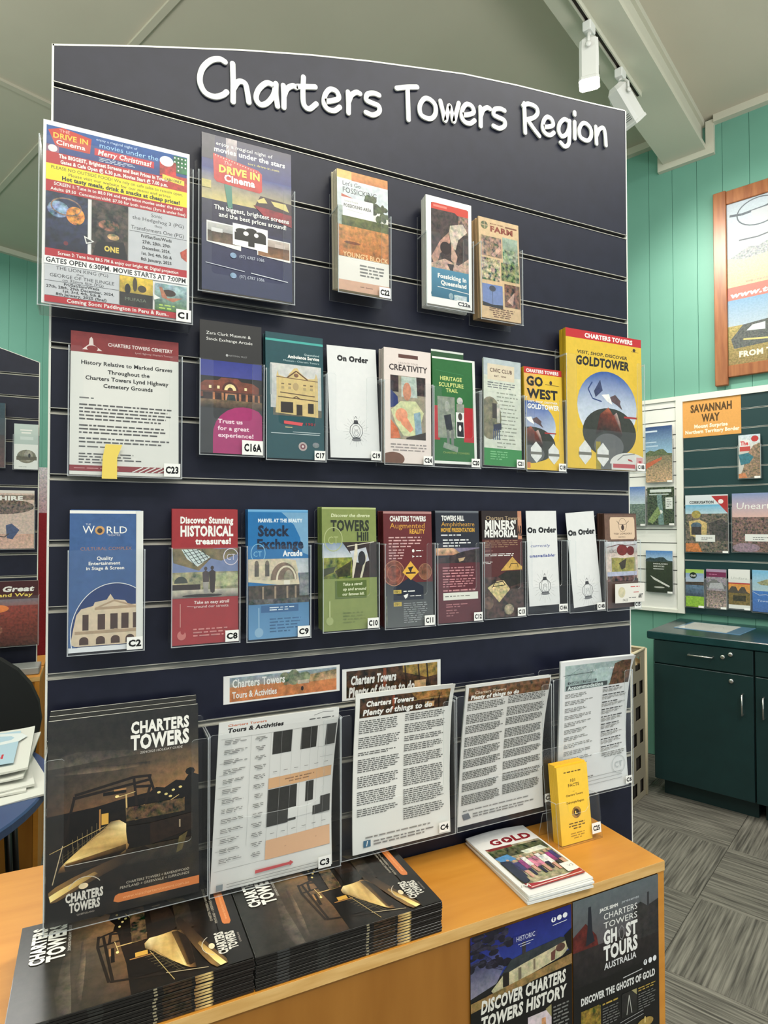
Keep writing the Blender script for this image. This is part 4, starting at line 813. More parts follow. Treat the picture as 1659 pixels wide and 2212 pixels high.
def art_c15(w,h):
    A=Art(w,h); A.rect(0,0,1,1,(84,56,46),.1); A.rect(0,.01,1,.29,(112,82,66),.15); A.poly([(.16,.07),(.19,.04),(.91,.04),(.94,.07),(.94,.25),(.91,.275),(.19,.275),(.16,.25)],(220,190,158)); c=(60,40,34); A.ring(.56,.125,.13,.075,.0008,c); A.path([(.38,.08),(.46,.115),(.56,.12),(.66,.115),(.76,.08)],.0010,c); A.ell(.56,.15,.045,.03,c); A.text('TED LORDERS',.27,.225,.018,c,u1=.85); A.text('BISTRO',.42,.258,.012,c,u1=.64)
    A.rect(0,.30,1,.70,(200,182,170),.3); A.grad(.0,.30,1,.42,(196,200,206),(170,160,150),.2); A.ell(.52,.39,.17,.06,(120,34,30),.2); A.ell(.78,.40,.12,.05,(110,30,28),.2); A.path([(.02,.36),(.25,.345),(.42,.33),(.60,.345),(.95,.335)],.0016,(90,30,26)); A.text('UC',.12,.42,.035,(110,100,96),u1=.34); A.rect(.18,.47,.92,.62,(146,140,70),.5); A.poly([(.40,.53),(.64,.48),(.60,.58),(.48,.60)],(60,52,40),.3); A.path([(.1,.47),(.3,.46),(.5,.475),(.92,.465)],.0012,(220,210,190)); A.rect(.04,.62,.96,.665,(170,176,200),.2); A.rect(.04,.665,.96,.72,(90,64,60),1.3); A.para(.35,.93,.80,.96,1,(170,140,130)); return A
def art_bizcard(w,h):
    A=Art(w,h); A.rect(0,0,1,1,(226,222,212)); A.ell(.22,.45,.12,.28,(206,196,160),.2); A.para(.52,.12,.92,.24,1,(196,70,66),rag=0); A.para(.62,.42,.82,.52,1,(196,70,66),rag=0); A.text('FACE',.25,.92,.12,(50,50,50),u1=.42); A.para(.46,.70,.74,.80,1,(110,110,110),rag=0); A.text('ART',.78,.78,.20,K_,u1=.92,b=2,sl=.2); return A
def art_guide(w,h,bend=None,small=False):
    """dark cover: wooden headframe by a lit track at dusk"""
    A=Art(w,h,bend); A.strip([(0,0),(0,.10),(0,.20),(0,.28),(0,.36),(0,.42),(0,.49)],[(.5,0),(.5,.10),(.5,.20),(.5,.28),(.5,.36),(.5,.42),(.5,.49)],[(42,41,37),(40,39,35),(56,52,46),(50,46,40),(58,50,42),(66,52,42),(60,44,32)],[(38,38,34),(38,36,32),(50,47,41),(72,62,50),(84,68,50),(106,78,50),(126,86,50)],.3); A.strip([(.5,0),(.5,.10),(.5,.20),(.5,.28),(.5,.36),(.5,.42),(.5,.49)],[(1,0),(1,.10),(1,.20),(1,.28),(1,.36),(1,.42),(1,.49)],[(38,38,34),(38,36,32),(50,47,41),(72,62,50),(84,68,50),(106,78,50),(126,86,50)],[(36,35,32),(36,34,31),(54,50,42),(110,86,58),(146,106,64),(170,118,68),(176,120,66)],.3); A.rect(0,.47,1,1,(26,20,14),.5)
    A.strip([(0,.19),(.2,.17),(.4,.185),(.6,.2),(.78,.19)],[(0,.24),(.2,.235),(.4,.225),(.6,.225),(.78,.215)],[(60,56,50)]*5,[(84,78,68),(90,82,70),(80,72,62),(76,66,54),(66,58,48)],.45); A.strip([(.05,.265),(.25,.25),(.45,.265),(.66,.27)],[(.05,.275),(.25,.285),(.45,.29),(.66,.285)],[(56,50,44)]*4,[(58,50,44),(104,90,74),(110,92,70),(88,70,52)],.45)
    A.poly([(0,.47),(.30,.46),(.50,.44),(.66,.43),(.70,.41),(.76,.42),(.84,.39),(.90,.40),(.94,.36),(1,.38),(1,.50),(0,.50)],(22,18,14),.3)
    A.ell(.94,.355,.035,.02,(26,22,18),.9,8)
    # headframe
    d=(32,24,18)
    for a,b in [((.55,.335),(.58,.565)),((.65,.34),(.75,.57)),((.55,.34),(.67,.345)),((.17,.385),(.55,.34)),((.17,.40),(.66,.365)),((.17,.39),(.10,.62)),((.55,.39),(.68,.40)),((.58,.45),(.72,.45)),((.66,.40),(.60,.56))]: A.line(*a,*b,.0038,d)
    A.rect(.35,.395,.50,.412,(22,18,14)); A.rect(.42,.388,.50,.397,(170,120,70)); A.rect(.14,.47,.36,.66,(20,16,12),.2); A.rect(.34,.50,.385,.555,(214,160,60)); A.rect(.325,.475,.335,.58,(176,120,60))
    for k in range(6): A.line(.16+.03*k,.60-.012*k,.16+.03*k,.67-.012*k,.0006,(120,104,70))
    A.line(.02,.65,.36,.565,.0010,(176,150,90)); A.line(.50,.425,.505,.54,.0022,(206,170,104)); A.ell(.44,.425,.014,.007,(255,226,140)); A.line(.44,.43,.56,.415,.001,(220,190,120))
    for x,y in ((.72,.44),(.77,.455),(.82,.44),(.87,.43),(.80,.47)): A.ell(x,y,.012,.006,(220,196,120),.4)
    A.path([(.52,.53),(.62,.49),(.72,.52),(.86,.47)],.0010,(206,176,110)); A.path([(.56,.56),(.70,.545),(.90,.49)],.0012,(190,150,90)); A.rect(.50,.49,.90,.56,(84,64,40),1.3)
    A.line(.10,.62,.04,.80,.0012,(190,170,130))
    # lit track
    A.strip([(.40,.545),(.36,.572),(.28,.612),(.20,.655),(.12,.700),(.085,.725),(.07,.75)],[(.455,.545),(.50,.57),(.50,.61),(.505,.645),(.52,.68),(.50,.715),(.46,.745)],[(90,70,40),(150,118,66),(190,150,84),(206,166,90),(240,206,120),(130,90,44),(60,42,24)],[(200,160,96),(250,226,160),(240,206,130),(214,174,96),(140,102,54),(70,50,28),(36,28,20)],.14)
    A.strip([(.12,.712),(.11,.728),(.12,.748)],[(.50,.672),(.50,.700),(.40,.742)],[(120,84,40),(40,26,14),(30,22,14)],[(80,60,30),(30,22,14),(26,20,14)],.3)
    A.strip([(.13,.700),(.12,.708)],[(.34,.672),(.32,.682)],[(250,220,140)]*2,[(190,150,80)]*2,.1)
    for k in range(9): A.line(.10+.033*k,.705-.0165*k,.10+.033*k,.66-.0125*k,.0005,(110,96,64)); A.L-=.9
    A.line(.08,.70,.36,.585,.0005,(96,84,58)); A.line(.09,.68,.37,.572,.0005,(96,84,58))
    A.poly([(.50,.585),(.66,.59),(.66,.70),(.56,.71),(.51,.67)],(26,22,18),.3); A.poly([(.66,.59),(.96,.575),(.96,.66),(.66,.70)],(40,28,20),.3); A.rect(.86,.60,.87,.64,(160,140,110)); A.grad(.5,.70,.95,.78,(50,40,26),(36,30,24),.6)
    A.poly([(.86,.69),(.92,.67),(.88,.76),(.84,.77)],(86,74,40),.4)
    A.strip([(.015,.835),(.06,.812),(.16,.785),(.30,.755),(.46,.725),(.62,.70)],[(.03,.895),(.10,.875),(.22,.838),(.36,.80),(.50,.765),(.66,.72)],[(120,90,44),(150,110,54),(120,86,44),(84,60,34),(48,34,22),(28,22,16)],[(90,66,34),(110,80,42),(84,60,32),(60,42,26),(38,28,18),(24,20,15)],.15)
    A.strip([(.02,.852),(.08,.832),(.18,.805),(.30,.778)],[(.03,.88),(.10,.858),(.20,.826),(.32,.79)],[(255,236,150),(250,220,130),(226,184,96),(150,110,56)],[(255,226,140),(240,200,110),(200,156,78),(120,88,44)],.05)
    A.rect(0,.885,1,1,(24,21,18),.2)
    A.text('CHARTERS',.53,.113,.057,(236,234,226),u1=.935,b=2); A.text('TOWERS',.53,.197,.070,(236,234,226),u1=.935,b=2); A.text('2024/2025 HOLIDAY GUIDE',.59,.223,.012,(206,200,190),u1=.885,sl=.15)
    A.ring(.24,.86,.11,.07,.0010,(200,190,170),0,16,30,160) ; A.ell(.23,.835,.03,.014,(240,214,170),.2)
    A.text('CHARTERS',.12,.900,.040,(214,210,200),u1=.355,b=2); A.text('TOWERS',.145,.950,.040,(214,210,200),u1=.335,b=2); A.text('QUEENSLAND',.19,.972,.008,(170,160,150),u1=.30)
    A.text('CHARTERS TOWERS + RAVENSWOOD',.50,.872,.012,(196,186,168),u1=.93,sl=.1); A.text('PENTLAND + GREENVALE + SURROUNDS',.46,.892,.012,(196,186,168),u1=.93,sl=.1)
    A.poly([(.43,.92),(.45,.913),(1,.913),(1,.955),(.45,.955),(.42,.945)],(214,118,54)); A.text('www.visitcharterstowers.com.au',.48,.942,.014,(232,170,116),u1=.93)
    return A
def hdr(A,t1,dark=(70,46,26),gold=(150,104,50)):
    A.rect(.04,.03,.96,t1,dark,1.1); A.poly([(.55,.03),(.96,.03),(.96,t1*.6),(.62,t1*.55)],gold,.9)
    for u in (.60,.66,.78,.84): A.line(u,.03,u+.015,t1,.0022,(40,24,16))
    A.line(.5,t1*.55,.96,t1*.5,.0008,(190,160,100)); A.rect(.36,.03,.385,t1*.8,(140,64,34),.3); A.rect(.70,t1*.66,.80,t1*.9,(190,150,100),.5)
def art_c4(w,h,bend):
    A=Art(w,h,bend); A.rect(0,0,1,1,(222,222,216)); hdr(A,.155); A.text('Charters Towers',.10,.085,.032,W_,u1=.58,b=2,sl=.12); A.text('Plenty of things to do',.07,.140,.034,W_,u1=.78,b=2,sl=.12)
    y=.17
    for i,n in enumerate((7,6,2,7,6,7,4)):
        y2=y+n*.0125; A.para(.04,y,.46,y2,n,(84,84,82),seed=i,rag=.12,wd=.008); y=y2+.020
    y=.165
    for i,n in enumerate((4,5,3,4,6,9,8,6)):
        y2=y+n*.0128; A.para(.50,y,.93,y2,n,(84,84,82),seed=20+i,rag=.1,wd=.008); y=y2+.016
    A.para(.12,.90,.80,.918,1,(130,130,126),rag=0); A.rect(.10,.925,.17,.965,(56,104,134)); A.line(.13,.96,.14,.93,.0016,W_); A.para(.20,.93,.82,.965,2,(120,120,118),seed=3,rag=.03); return A
def art_c5(w,h,bend):
    A=Art(w,h,bend); A.rect(0,0,1,1,(206,206,202)); A.rect(.03,.02,.99,.115,(104,72,44),.9); A.text('Charters Towers',.10,.07,.020,(206,190,170),u1=.46,b=1,sl=.12); A.text('Plenty of things to do',.06,.107,.028,W_,u1=.62,b=2,sl=.12)
    for i in range(9):
        y=.13+i*.082; r=random.Random(i); n=5 if r.random()>.3 else 6
        A.para(.03,y,.47,y+n*.0118,n,(96,96,92),seed=40+i,rag=.12,th=.6,wd=.007); A.para(.50,y-.012,.97,y-.012+n*.0118,n,(96,96,92),seed=60+i,rag=.08,th=.6,wd=.007)
    A.para(.05,.89,.85,.905,1,(120,120,118),rag=0); A.poly([(.04,.92),(.11,.915),(.14,.955),(.06,.96)],(96,104,112)); A.para(.16,.92,.88,.955,2,(120,120,118),seed=3,rag=.03); return A
def art_c6(w,h,bend):
    A=Art(w,h,bend); A.rect(0,0,1,1,(214,216,216)); A.rect(.06,.03,.96,.215,(150,170,168),.25); A.path([(.06,.12),(.25,.06),(.42,.10),(.36,.15)],.0010,(110,130,128)); A.ell(.58,.13,.15,.06,(168,190,188),.2); A.poly([(.70,.20),(.74,.05),(.84,.03),(.96,.03),(.98,.215),(.68,.215)],(96,66,46),.8); A.poly([(.72,.19),(.74,.07),(.80,.04),(.80,.18)],(176,176,140),.4); A.line(.04,.10,.44,.095,.0008,(50,60,60))
    A.rect(.10,.150,.50,.168,(66,74,76),.3); A.text('CHARTERS TOWERS',.12,.166,.014,(150,170,168),u1=.48,b=2); A.rect(.08,.178,.66,.21,(66,74,76),.2); A.text('Accommodation',.10,.207,.026,(196,208,206),u1=.60,b=2)
    y=.235
    for i in range(11):
        A.para(.07,y,.48,y+.034,3,(130,130,126),seed=i,rag=.35,th=.45); y+=.052
    y=.222
    for i in range(9):
        A.para(.60,y,.98,y+.016,1,(50,50,52),rag=.1,seed=i); A.para(.60,y+.018,.96,y+.044,3,(130,130,126),seed=30+i,rag=.35,th=.45); y+=.056
    A.para(.60,.72,.96,.76,3,(120,120,118),seed=8,al='c'); A.ring(.86,.83,.10,.065,.0010,(170,176,178)); A.text('CT',.80,.85,.04,(176,182,184),u1=.92)
    for t in (.88,.905,.93): A.line(.08,t,.90,t,.0007,(120,122,124))
    A.para(.20,.86,.60,.875,1,(120,120,118)); return A
def art_c3(w,h,bend):
    A=Art(w,h,bend); A.rect(0,0,1,1,(212,212,208)); A.text('Charters Towers',.07,.030,.013,(190,100,60),u1=.38,b=1); A.text('Tours & Activities',.07,.065,.024,(34,32,32),u1=.52,b=2,sl=.15); A.path([(.78,.03),(.86,.015),(.95,.02)],.0008,(120,120,120)); A.para(.74,.045,.96,.06,1,(90,90,90),rag=0)
    k=(52,52,50); o=(212,164,118)
    A.rect(.44,.10,.60,.24,k,.15); A.rect(.68,.10,.82,.24,k,.15); A.rect(.90,.10,.99,.24,k,.15); A.rect(.42,.385,.98,.45,o); A.para(.52,.40,.86,.435,2,(150,110,80),al='c',seed=2)
    A.rect(.42,.455,.67,.675,k,.1); A.rect(.75,.455,.82,.58,k,.1); A.rect(.60,.595,.83,.66,(214,214,210)); A.rect(.82,.62,.98,.675,k,.1); A.rect(.89,.57,.98,.675,k,.1); A.rect(.42,.60,.60,.68,k,.1); A.rect(.42,.76,.98,.875,(216,168,128)); A.line(.58,.82,.86,.81,.0006,(160,120,90))
    for t in (.10,.245,.315,.385,.45,.68,.76,.875): A.line(.02,t,.98,t,.0004,(150,150,148))
    for u in (.26,.42,.51,.60,.68,.76,.83,.90): A.line(u,.10,u,.76,.0003,(160,160,158))
    for i in range(13): A.para(.05,.105+i*.058,.24,.135+i*.058,3,(120,120,118),seed=i,rag=.4,th=.4); A.para(.29,.11+i*.058,.39,.14+i*.058,3,(110,110,108),seed=40+i,rag=.4,th=.4,al='c')
    for i in range(6):
        for t in (.17,.345,.50,.72): 
            u=.45+i*.09
            if t in(.345,.72): A.line(u,t,u+.035,t,.0008,(110,110,108))
    A.poly([(.34,.915),(.62,.915),(.63,.907),(.655,.922),(.63,.937),(.62,.93),(.34,.935)],(190,72,76)); A.rect(.04,.95,.09,.985,(120,134,140)); A.line(.12,.958,.86,.958,.0009,(130,130,128)); A.line(.12,.975,.86,.975,.0009,(130,130,128)); return A
def art_ban1(w,h,bend=None):
    A=Art(w,h,bend); A.rect(0,0,1,1,(232,231,226)); A.grad(.05,.08,.97,.45,(140,160,170),(150,140,120),.4); A.grad(.05,.42,.97,.94,(190,120,70),(206,120,64),.35); A.poly([(.5,.35),(.97,.15),(.97,.5),(.5,.55)],(170,140,100),.7); tree(A,.6,.30,.1,(120,130,100),.8,7,2); A.rect(.62,.42,.72,.56,(190,176,150),.3)
    A.text('Charters Towers',.07,.44,.28,W_,u1=.51,b=1); A.text('Tours & Activities',.07,.82,.22,W_,u1=.44,b=1); A.ell(.66,.74,.012,.09,(40,36,36)); return A
def art_ban2(w,h,bend=None):
    A=Art(w,h,bend); A.rect(0,0,1,1,(232,231,226)); A.rect(.04,.08,.965,.93,(70,46,26),1.1); A.poly([(.60,.08),(.965,.08),(.965,.5),(.85,.55),(.6,.3)],(150,120,50),.8)
    for u in (.2,.62,.76,.85): A.line(u,.08,u+.02,.93,.003,(40,24,16))
    A.rect(.40,.1,.43,.7,(140,64,34),.3); A.rect(.72,.62,.84,.86,(200,160,110),.4); A.text('Charters Towers',.08,.52,.26,W_,u1=.53,b=2,sl=.1); A.text('Plenty of things to do',.06,.90,.28,W_,u1=.72,b=2,sl=.1); return A
def art_c25(w,h):
    A=Art(w,h); c=(96,66,14); A.rect(0,0,1,1,(250,200,46),.03); A.para(.22,.07,.82,.095,1,c,rag=0,th=.6); A.text('101',.40,.215,.038,c,u1=.60,b=1); A.text('FACTS',.33,.275,.038,c,u1=.70,b=1); A.text('Charters Towers',.24,.395,.026,c,u1=.80,b=1); A.text('- on -',.44,.345,.014,c,u1=.56); A.text('Dalrymple Region',.24,.490,.026,c,u1=.82,b=1)
    A.ell(.54,.615,.15,.075,(150,110,40),.9); A.ell(.54,.615,.085,.045,(60,40,20),.3); A.text('L',.49,.635,.036,(250,210,90),u1=.58,b=2); A.para(.26,.73,.80,.83,3,c,al='c',seed=3); A.para(.26,.86,.80,.95,3,(176,130,30),al='c',seed=5); return A
def art_p1(w,h):
    A=Art(w,h); A.tw=lambda t: t*.78 if t<.30 else .234+(t-.30)*.96; A.grad(0,0,1,.22,(24,28,110),(40,60,150),.15); A.shade([(0,.12),(.26,.10),(.32,.18),(.24,.25),(0,.28)],[(40,44,90),(44,56,130),(70,74,120),(120,118,140),(130,126,146)],.3)
    RR=random.Random(3)
    for k in range(46): A.ell(RR.random()**1.4*.40,RR.random()*.17,.02+.05*RR.random(),.006+.014*RR.random(),(26,24,40) if k%3 else (44,42,62),.5,9); A.L-=.8
   
    for k in range(7): A.line(.02+.03*k,.05+.02*k,.20+.02*k,.13+.012*k,.0007,(24,22,30))
    A.poly([(.28,.22),(.38,.165),(.50,.155),(.88,.14),(.96,.155),(.96,.20),(.30,.25)],(46,52,56),.4); A.rect(.49,.10,.525,.16,(50,46,50),.3); A.poly([(.19,.275),(.30,.225),(.48,.205),(.96,.165),(.99,.20),(.90,.235),(.22,.30)],(190,180,140),.35); A.rect(.30,.215,.36,.28,(30,26,22)); A.poly([(.45,.215),(.48,.215),(.48,.27),(.45,.272)],(110,100,80)); A.poly([(.60,.20),(.62,.20),(.62,.25),(.60,.25)],(120,106,84)); A.ell(.88,.19,.05,.02,(90,60,50),.3,14); A.poly([(.78,.20),(.83,.19),(.82,.24),(.78,.24)],(104,60,50))
    A.poly([(.92,.14),(1,.115),(1,.24),(.95,.20)],(14,14,18)); A.rect(0,.30,1,1,(15,14,14)); A.poly([(0,.30),(.5,.27),(1,.24),(1,.29),(.6,.30),(0,.335)],(140,110,60),.5)
    A.rect(.40,.063,.64,.095,(40,46,120)); A.text('HISTORIC',.43,.090,.017,(206,210,224),u1=.62); A.line(.45,.106,.60,.104,.0012,(200,204,220)); A.line(.47,.117,.57,.115,.0012,(200,204,220))
    for k,u in enumerate((.81,.87,.93)): A.ell(u,.045-.002*k,.025,.0125,(230,232,236))
    A.text('f',.80,.051,.015,(24,28,110),u1=.82,b=1); A.line(.80,.072,.95,.067,.0014,(220,222,230))
    A.text('DISCOVER CHARTERS',.09,.350,.042,(222,220,210),u1=.93,b=2,sl=.1); A.text('TOWERS HISTORY',.09,.410,.042,(222,220,210),u1=.93,b=2,sl=.1)
    A.rect(.54,.435,.78,.64,(206,190,196),.2); A.poly([(.68,.46),(.72,.46),(.74,.64),(.66,.64)],(196,140,90),.5); A.poly([(.72,.43),(.78,.42),(.78,.47)],(150,140,90)); A.para(.80,.43,.97,.60,12,(120,120,116),seed=4,rag=.15); A.rect(.08,.47,.30,.64,(30,30,32),.6); A.para(.32,.465,.50,.48,1,(180,150,60),rag=0); A.para(.32,.485,.50,.64,10,(110,110,106),seed=5,rag=.15)
    A.rect(.08,.68,.46,.86,(90,70,50),.9); A.para(.52,.68,.94,.86,10,(110,110,106),seed=6); return A
def art_p2(w,h):
    A=Art(w,h); A.grad(0,0,1,.22,(92,102,106),(86,78,80),.12); A.poly([(0,.14),(.14,.10),(.26,.16),(.30,.24),(.20,.34),(0,.36)],(96,32,28),.5); A.poly([(.17,.04),(.20,.04),(.215,.14),(.24,.18),(.14,.19),(.16,.12)],(30,34,44)); A.grad(0,.20,1,.36,(44,38,38),(22,22,24),.4); A.poly([(.70,.10),(.78,.09),(.86,.115),(1,.10),(1,.24),(.66,.24)],(48,46,46),.4); A.rect(.86,.06,.885,.12,(50,50,54)); A.rect(0,.34,1,1,(17,17,18))
    A.text('JACK SIMM',.30,.075,.012,W_,u1=.51,b=2); A.text('presents',.55,.070,.011,(190,196,200),u1=.76,sl=.2)
    A.text('CHARTERS',.34,.112,.024,W_,u1=.74,b=0); A.text('TOWERS',.34,.147,.024,W_,u1=.74,b=0); A.text('GH',.34,.209,.050,W_,u1=.50,b=2); A.text('ST',.60,.209,.050,W_,u1=.74,b=2); A.path([(.55,.158),(.515,.175),(.53,.206),(.555,.216),(.575,.197),(.575,.172),(.55,.158)],.0012,(150,150,150)); A.ell(.55,.19,.02,.014,(60,60,60))
    A.text('TOURS',.34,.273,.053,W_,u1=.74,b=2); A.text('AUSTRALIA',.345,.309,.024,(214,214,214),u1=.72,b=1)
    for k,u in enumerate((.83,.89,.945)): A.ell(u,.345-.001*k,.022,.0115,(226,228,230))
    A.text('f',.82,.350,.013,K_,u1=.838,b=1); A.line(.56,.371,.79,.366,.0016,(190,190,190)); A.text('DISCOVER THE GHOSTS OF GOLD',.08,.412,.026,(216,216,212),u1=.95,b=2)
    A.rect(.08,.435,.30,.53,(120,100,30),1.2); A.para(.32,.435,.52,.45,1,(180,150,60),rag=0); A.para(.32,.455,.52,.53,7,(104,104,100),seed=5,rag=.15); A.rect(.54,.435,.72,.53,(36,36,34),.5); A.path([(.60,.525),(.63,.45),(.66,.525)],.0014,(190,190,180)); A.poly([(.66,.435),(.72,.435),(.72,.46)],(160,150,100)); A.para(.74,.435,.95,.455,2,(180,150,60),rag=.1); A.para(.74,.46,.95,.53,7,(104,104,100),seed=15,rag=.15)
    for t in (.545,.56): A.line(.52,t,.80,t-.01,.0012,(150,150,148))
    A.ell(.82,.59,.10,.02,(160,130,60),.4); A.rect(.81,.565,.825,.59,(220,190,110)); A.rect(.5,.58,.60,.62,(206,206,200)); A.rect(.08,.56,.30,.66,(60,50,30),1.0); A.para(.32,.60,.95,.75,12,(104,104,100),seed=9); return A
def art_gold_mag(w,h,bend=None):
    A=Art(w,h,bend); A.rect(0,0,1,1,(232,230,226)); A.grad(0,0,1,.14,(206,208,210),(224,224,222),.05); A.text('G',.24,.225,.085,(140,34,44),u1=.42,b=2); A.ell(.52,.185,.085,.045,(140,34,44)); A.poly([(.49,.16),(.56,.185),(.49,.21)],W_); A.text('LD',.61,.225,.085,(140,34,44),u1=.93,b=2)
    A.rect(.08,.27,.97,.86,(160,150,118),.7); A.poly([(.08,.26),(.5,.265),(.5,.32),(.12,.31)],(130,50,50),.2); A.grad(.08,.30,.97,.44,(90,96,66),(70,74,50),1.0); A.poly([(.08,.42),(.30,.40),(.36,.50),(.12,.52)],(80,140,196),.3); A.poly([(.52,.40),(.88,.38),(.92,.45),(.56,.46)],(220,220,200),.3)
    R=random.Random(5)
    for k in range(11):
        u=.14+.075*k; t=.50+R.random()*.05; c=[(90,150,206),(210,120,150),(190,60,90),(232,226,220),(150,60,120),(60,60,110)][R.randrange(6)]
        A.ell(u,t-.025,.022,.016,(206,160,130)); A.poly([(u-.035,t),(u+.035,t),(u+.045,t+.14),(u-.03,t+.15)],c,.5); A.poly([(u-.02,t+.14),(u+.035,t+.14),(u+.03,t+.25),(u-.01,t+.25)],[(206,150,130),(40,44,70)][k%2],.2)
    A.poly([(.08,.50),(.22,.52),(.20,.84),(.10,.86),(.08,.80)],(38,46,66),.3); A.text('42',.80,.80,.040,(100,100,96),u1=.92,sl=.3); A.rect(.78,.73,.97,.86,(232,230,226)); A.text('V2',.86,.80,.03,(130,130,130),u1=.95)
    A.poly([(.08,.86),(.30,.895),(.7,.895),(.97,.85),(.97,.93),(.10,.94)],(170,40,50)); A.line(.12,.925,.95,.905,.002,(232,200,190)); A.path([(.02,.89),(.06,.86),(.08,.90),(.12,.87),(.13,.91)],.002,(225,222,216)); return A
def art_bg(kind):
    def f(w,h):
        A=Art(w,h)
        if kind=='coast': scene(A,0,0,1,1,(40,70,130),(150,190,220),(120,110,80),(200,160,120),.52,(90,100,60)); A.rect(0,.07,.45,.10,(206,220,236)); A.rect(0,.27,.42,.29,(190,210,230)); A.rect(0,.34,.48,.36,(190,210,230)); A.poly([(0,.66),(.62,.55),(.6,.60),(0,.76)],(206,90,50),.2)
        if kind=='sea': scene(A,0,0,1,1,(80,120,190),(200,214,224),(110,130,120),(96,110,96),.45)
        if kind=='forest': A.rect(0,0,1,1,(60,72,50),1.4); A.rect(.1,.06,.9,.14,(206,214,210),.1); A.rect(.06,.18,.8,.21,(190,200,196)); A.poly([(.36,.2),(.54,.2),(.62,1),(.42,1)],(110,140,136),.5); A.rect(.68,.28,.94,.58,(226,228,222)); A.para(.72,.32,.92,.54,5,(120,120,118),seed=2); A.ell(.50,.66,.07,.05,(230,230,226)); A.poly([(0,.9),(.4,.5),(.5,.7),(.2,.98)],(130,150,90),.6)
        if kind=='river': scene(A,0,0,1,1,(70,130,200),(170,200,220),(46,56,32),(34,44,26),.26,(50,66,70)); A.poly([(.16,.60),(.90,.84),(.86,.87),(.3,.70)],(214,214,206),.3); A.text('HIGHLANDS',.28,.33,.03,W_,u1=.82,b=1); A.text('SERVICES',.28,.39,.03,W_,u1=.7,b=1); A.rect(.28,.43,.68,.445,W_); A.ell(.5,.88,.2,.02,(190,190,180))
        if kind=='reef': A.grad(0,0,1,.35,(200,216,226),(206,200,190),.2); A.rect(.08,.12,.5,.27,(224,222,220)); A.text('The',.10,.24,.09,(200,50,50),u1=.46,b=2); A.ell(.76,.10,.17,.07,(196,50,50)); A.rect(.06,.27,.55,.38,(204,50,44)); A.poly([(.4,.45),(.7,.25),(1,.2),(1,1),(0,1),(.2,.8)],(150,116,90),.7); A.poly([(0,.45),(.45,.42),(.7,.52),(.5,.66),(.1,.70)],(40,110,130),.3); A.poly([(0,.9),(.3,.88),(.4,1),(0,1)],(206,120,70),.3)
        if kind=='cov': A.grad(0,0,1,.18,(214,220,224),(206,214,220)); A.grad(0,.17,1,.34,(90,170,210),(190,214,224),.1); A.poly([(.62,.02),(1,.02),(1,.33)],(180,40,44)); A.ell(.84,.12,.06,.04,(230,220,220)); A.text('CORRUGATION',.10,.15,.045,(50,54,60),u1=.68,b=2); A.rect(0,.33,1,1,(110,98,86),1.0); A.ell(.26,.34,.11,.07,(170,150,70),.5); A.poly([(.08,.46),(.34,.43),(.52,.5),(.50,.72),(.36,.76),(.12,.72)],(206,176,110),.4); A.ell(.26,.54,.13,.06,(80,100,120),.4); A.rect(.14,.56,.38,.70,(60,50,54),.5); A.poly([(.55,.5),(.85,.42),(1,.5),(1,.8),(.6,.8)],(74,66,66),.9); A.poly([(0,.85),(.3,.85),(.4,1),(0,1)],(206,120,60),.4); A.rect(.24,.70,.70,.82,(232,232,228)); A.para(.38,.74,.66,.80,2,(110,110,110),seed=3)
        if kind=='unearth': A.grad(0,0,1,.42,(126,146,190),(226,180,170),.05); A.rect(0,.41,1,1,(120,92,86),1.0); A.text('Unearth',.08,.27,.11,W_,u1=.95,b=0,sl=.1); A.rect(.28,.70,.86,.82,(232,232,228)); A.para(.45,.74,.82,.80,2,(110,110,110),seed=3); A.ell(.3,.93,.3,.08,(150,124,140),.4)
        if kind=='green': A.grad(0,0,1,.12,(150,190,70),(170,200,90)); A.grad(0,.10,1,.34,(130,160,200),(176,190,206),.1); A.ell(.42,.16,.20,.085,(24,40,30)); A.text('Gulf',.28,.19,.05,W_,u1=.56,b=1); A.poly([(0,.34),(1,.32),(1,.5),(0,.46)],(70,56,46),.6); A.grad(0,.42,1,.72,(90,120,150),(60,74,90),.5); A.rect(0,.72,1,1,(140,186,50),.3)
        if kind=='purple': A.rect(0,0,1,1,(150,140,150),.6); A.rect(0,0,1,.09,(170,140,170)); A.rect(0,.07,1,.20,(120,40,80)); A.para(.15,.11,.8,.15,1,(190,110,150)); A.poly([(0,.36),(.4,.26),(.8,.36),(1,.42),(1,.5),(.1,.5)],(110,110,110),.4); A.poly([(.2,.36),(.8,.34),(.9,.5),(.1,.5)],(176,176,180),.2); A.grad(0,.55,1,1,(120,104,100),(170,150,140),.9)
        if kind=='sunset': A.grad(0,0,1,.36,(226,226,222),(220,220,214)); A.text('Undara',.10,.25,.06,(170,174,170),u1=.88,sl=.1); A.rect(0,.34,1,.37,(190,40,50)); A.grad(0,.37,1,.60,(226,150,60),(214,150,70),.2); A.poly([(0,.55),(.15,.43),(.35,.44),(.45,.55),(.6,.44),(.75,.44),(.85,.56),(1,.6),(1,.66),(0,.62)],(80,70,60),.3); A.rect(0,.60,1,.90,(120,100,50),.5); A.rect(.2,.66,.8,.80,(60,56,40),.6); A.rect(0,.90,1,1,(226,226,220))
        if kind=='bluecoast': A.grad(0,0,1,.5,(110,180,220),(176,200,206),.1); A.poly([(.2,.3),(.6,.22),(1,.2),(1,.36),(.4,.36)],(150,150,110),.5); A.grad(0,.5,1,1,(60,120,200),(70,110,180),.2); A.path([(0,.52),(.3,.60),(.6,.58),(1,.62)],.002,(206,216,220)); A.text('Town',.2,.76,.05,(206,220,236),u1=.7,sl=.2)
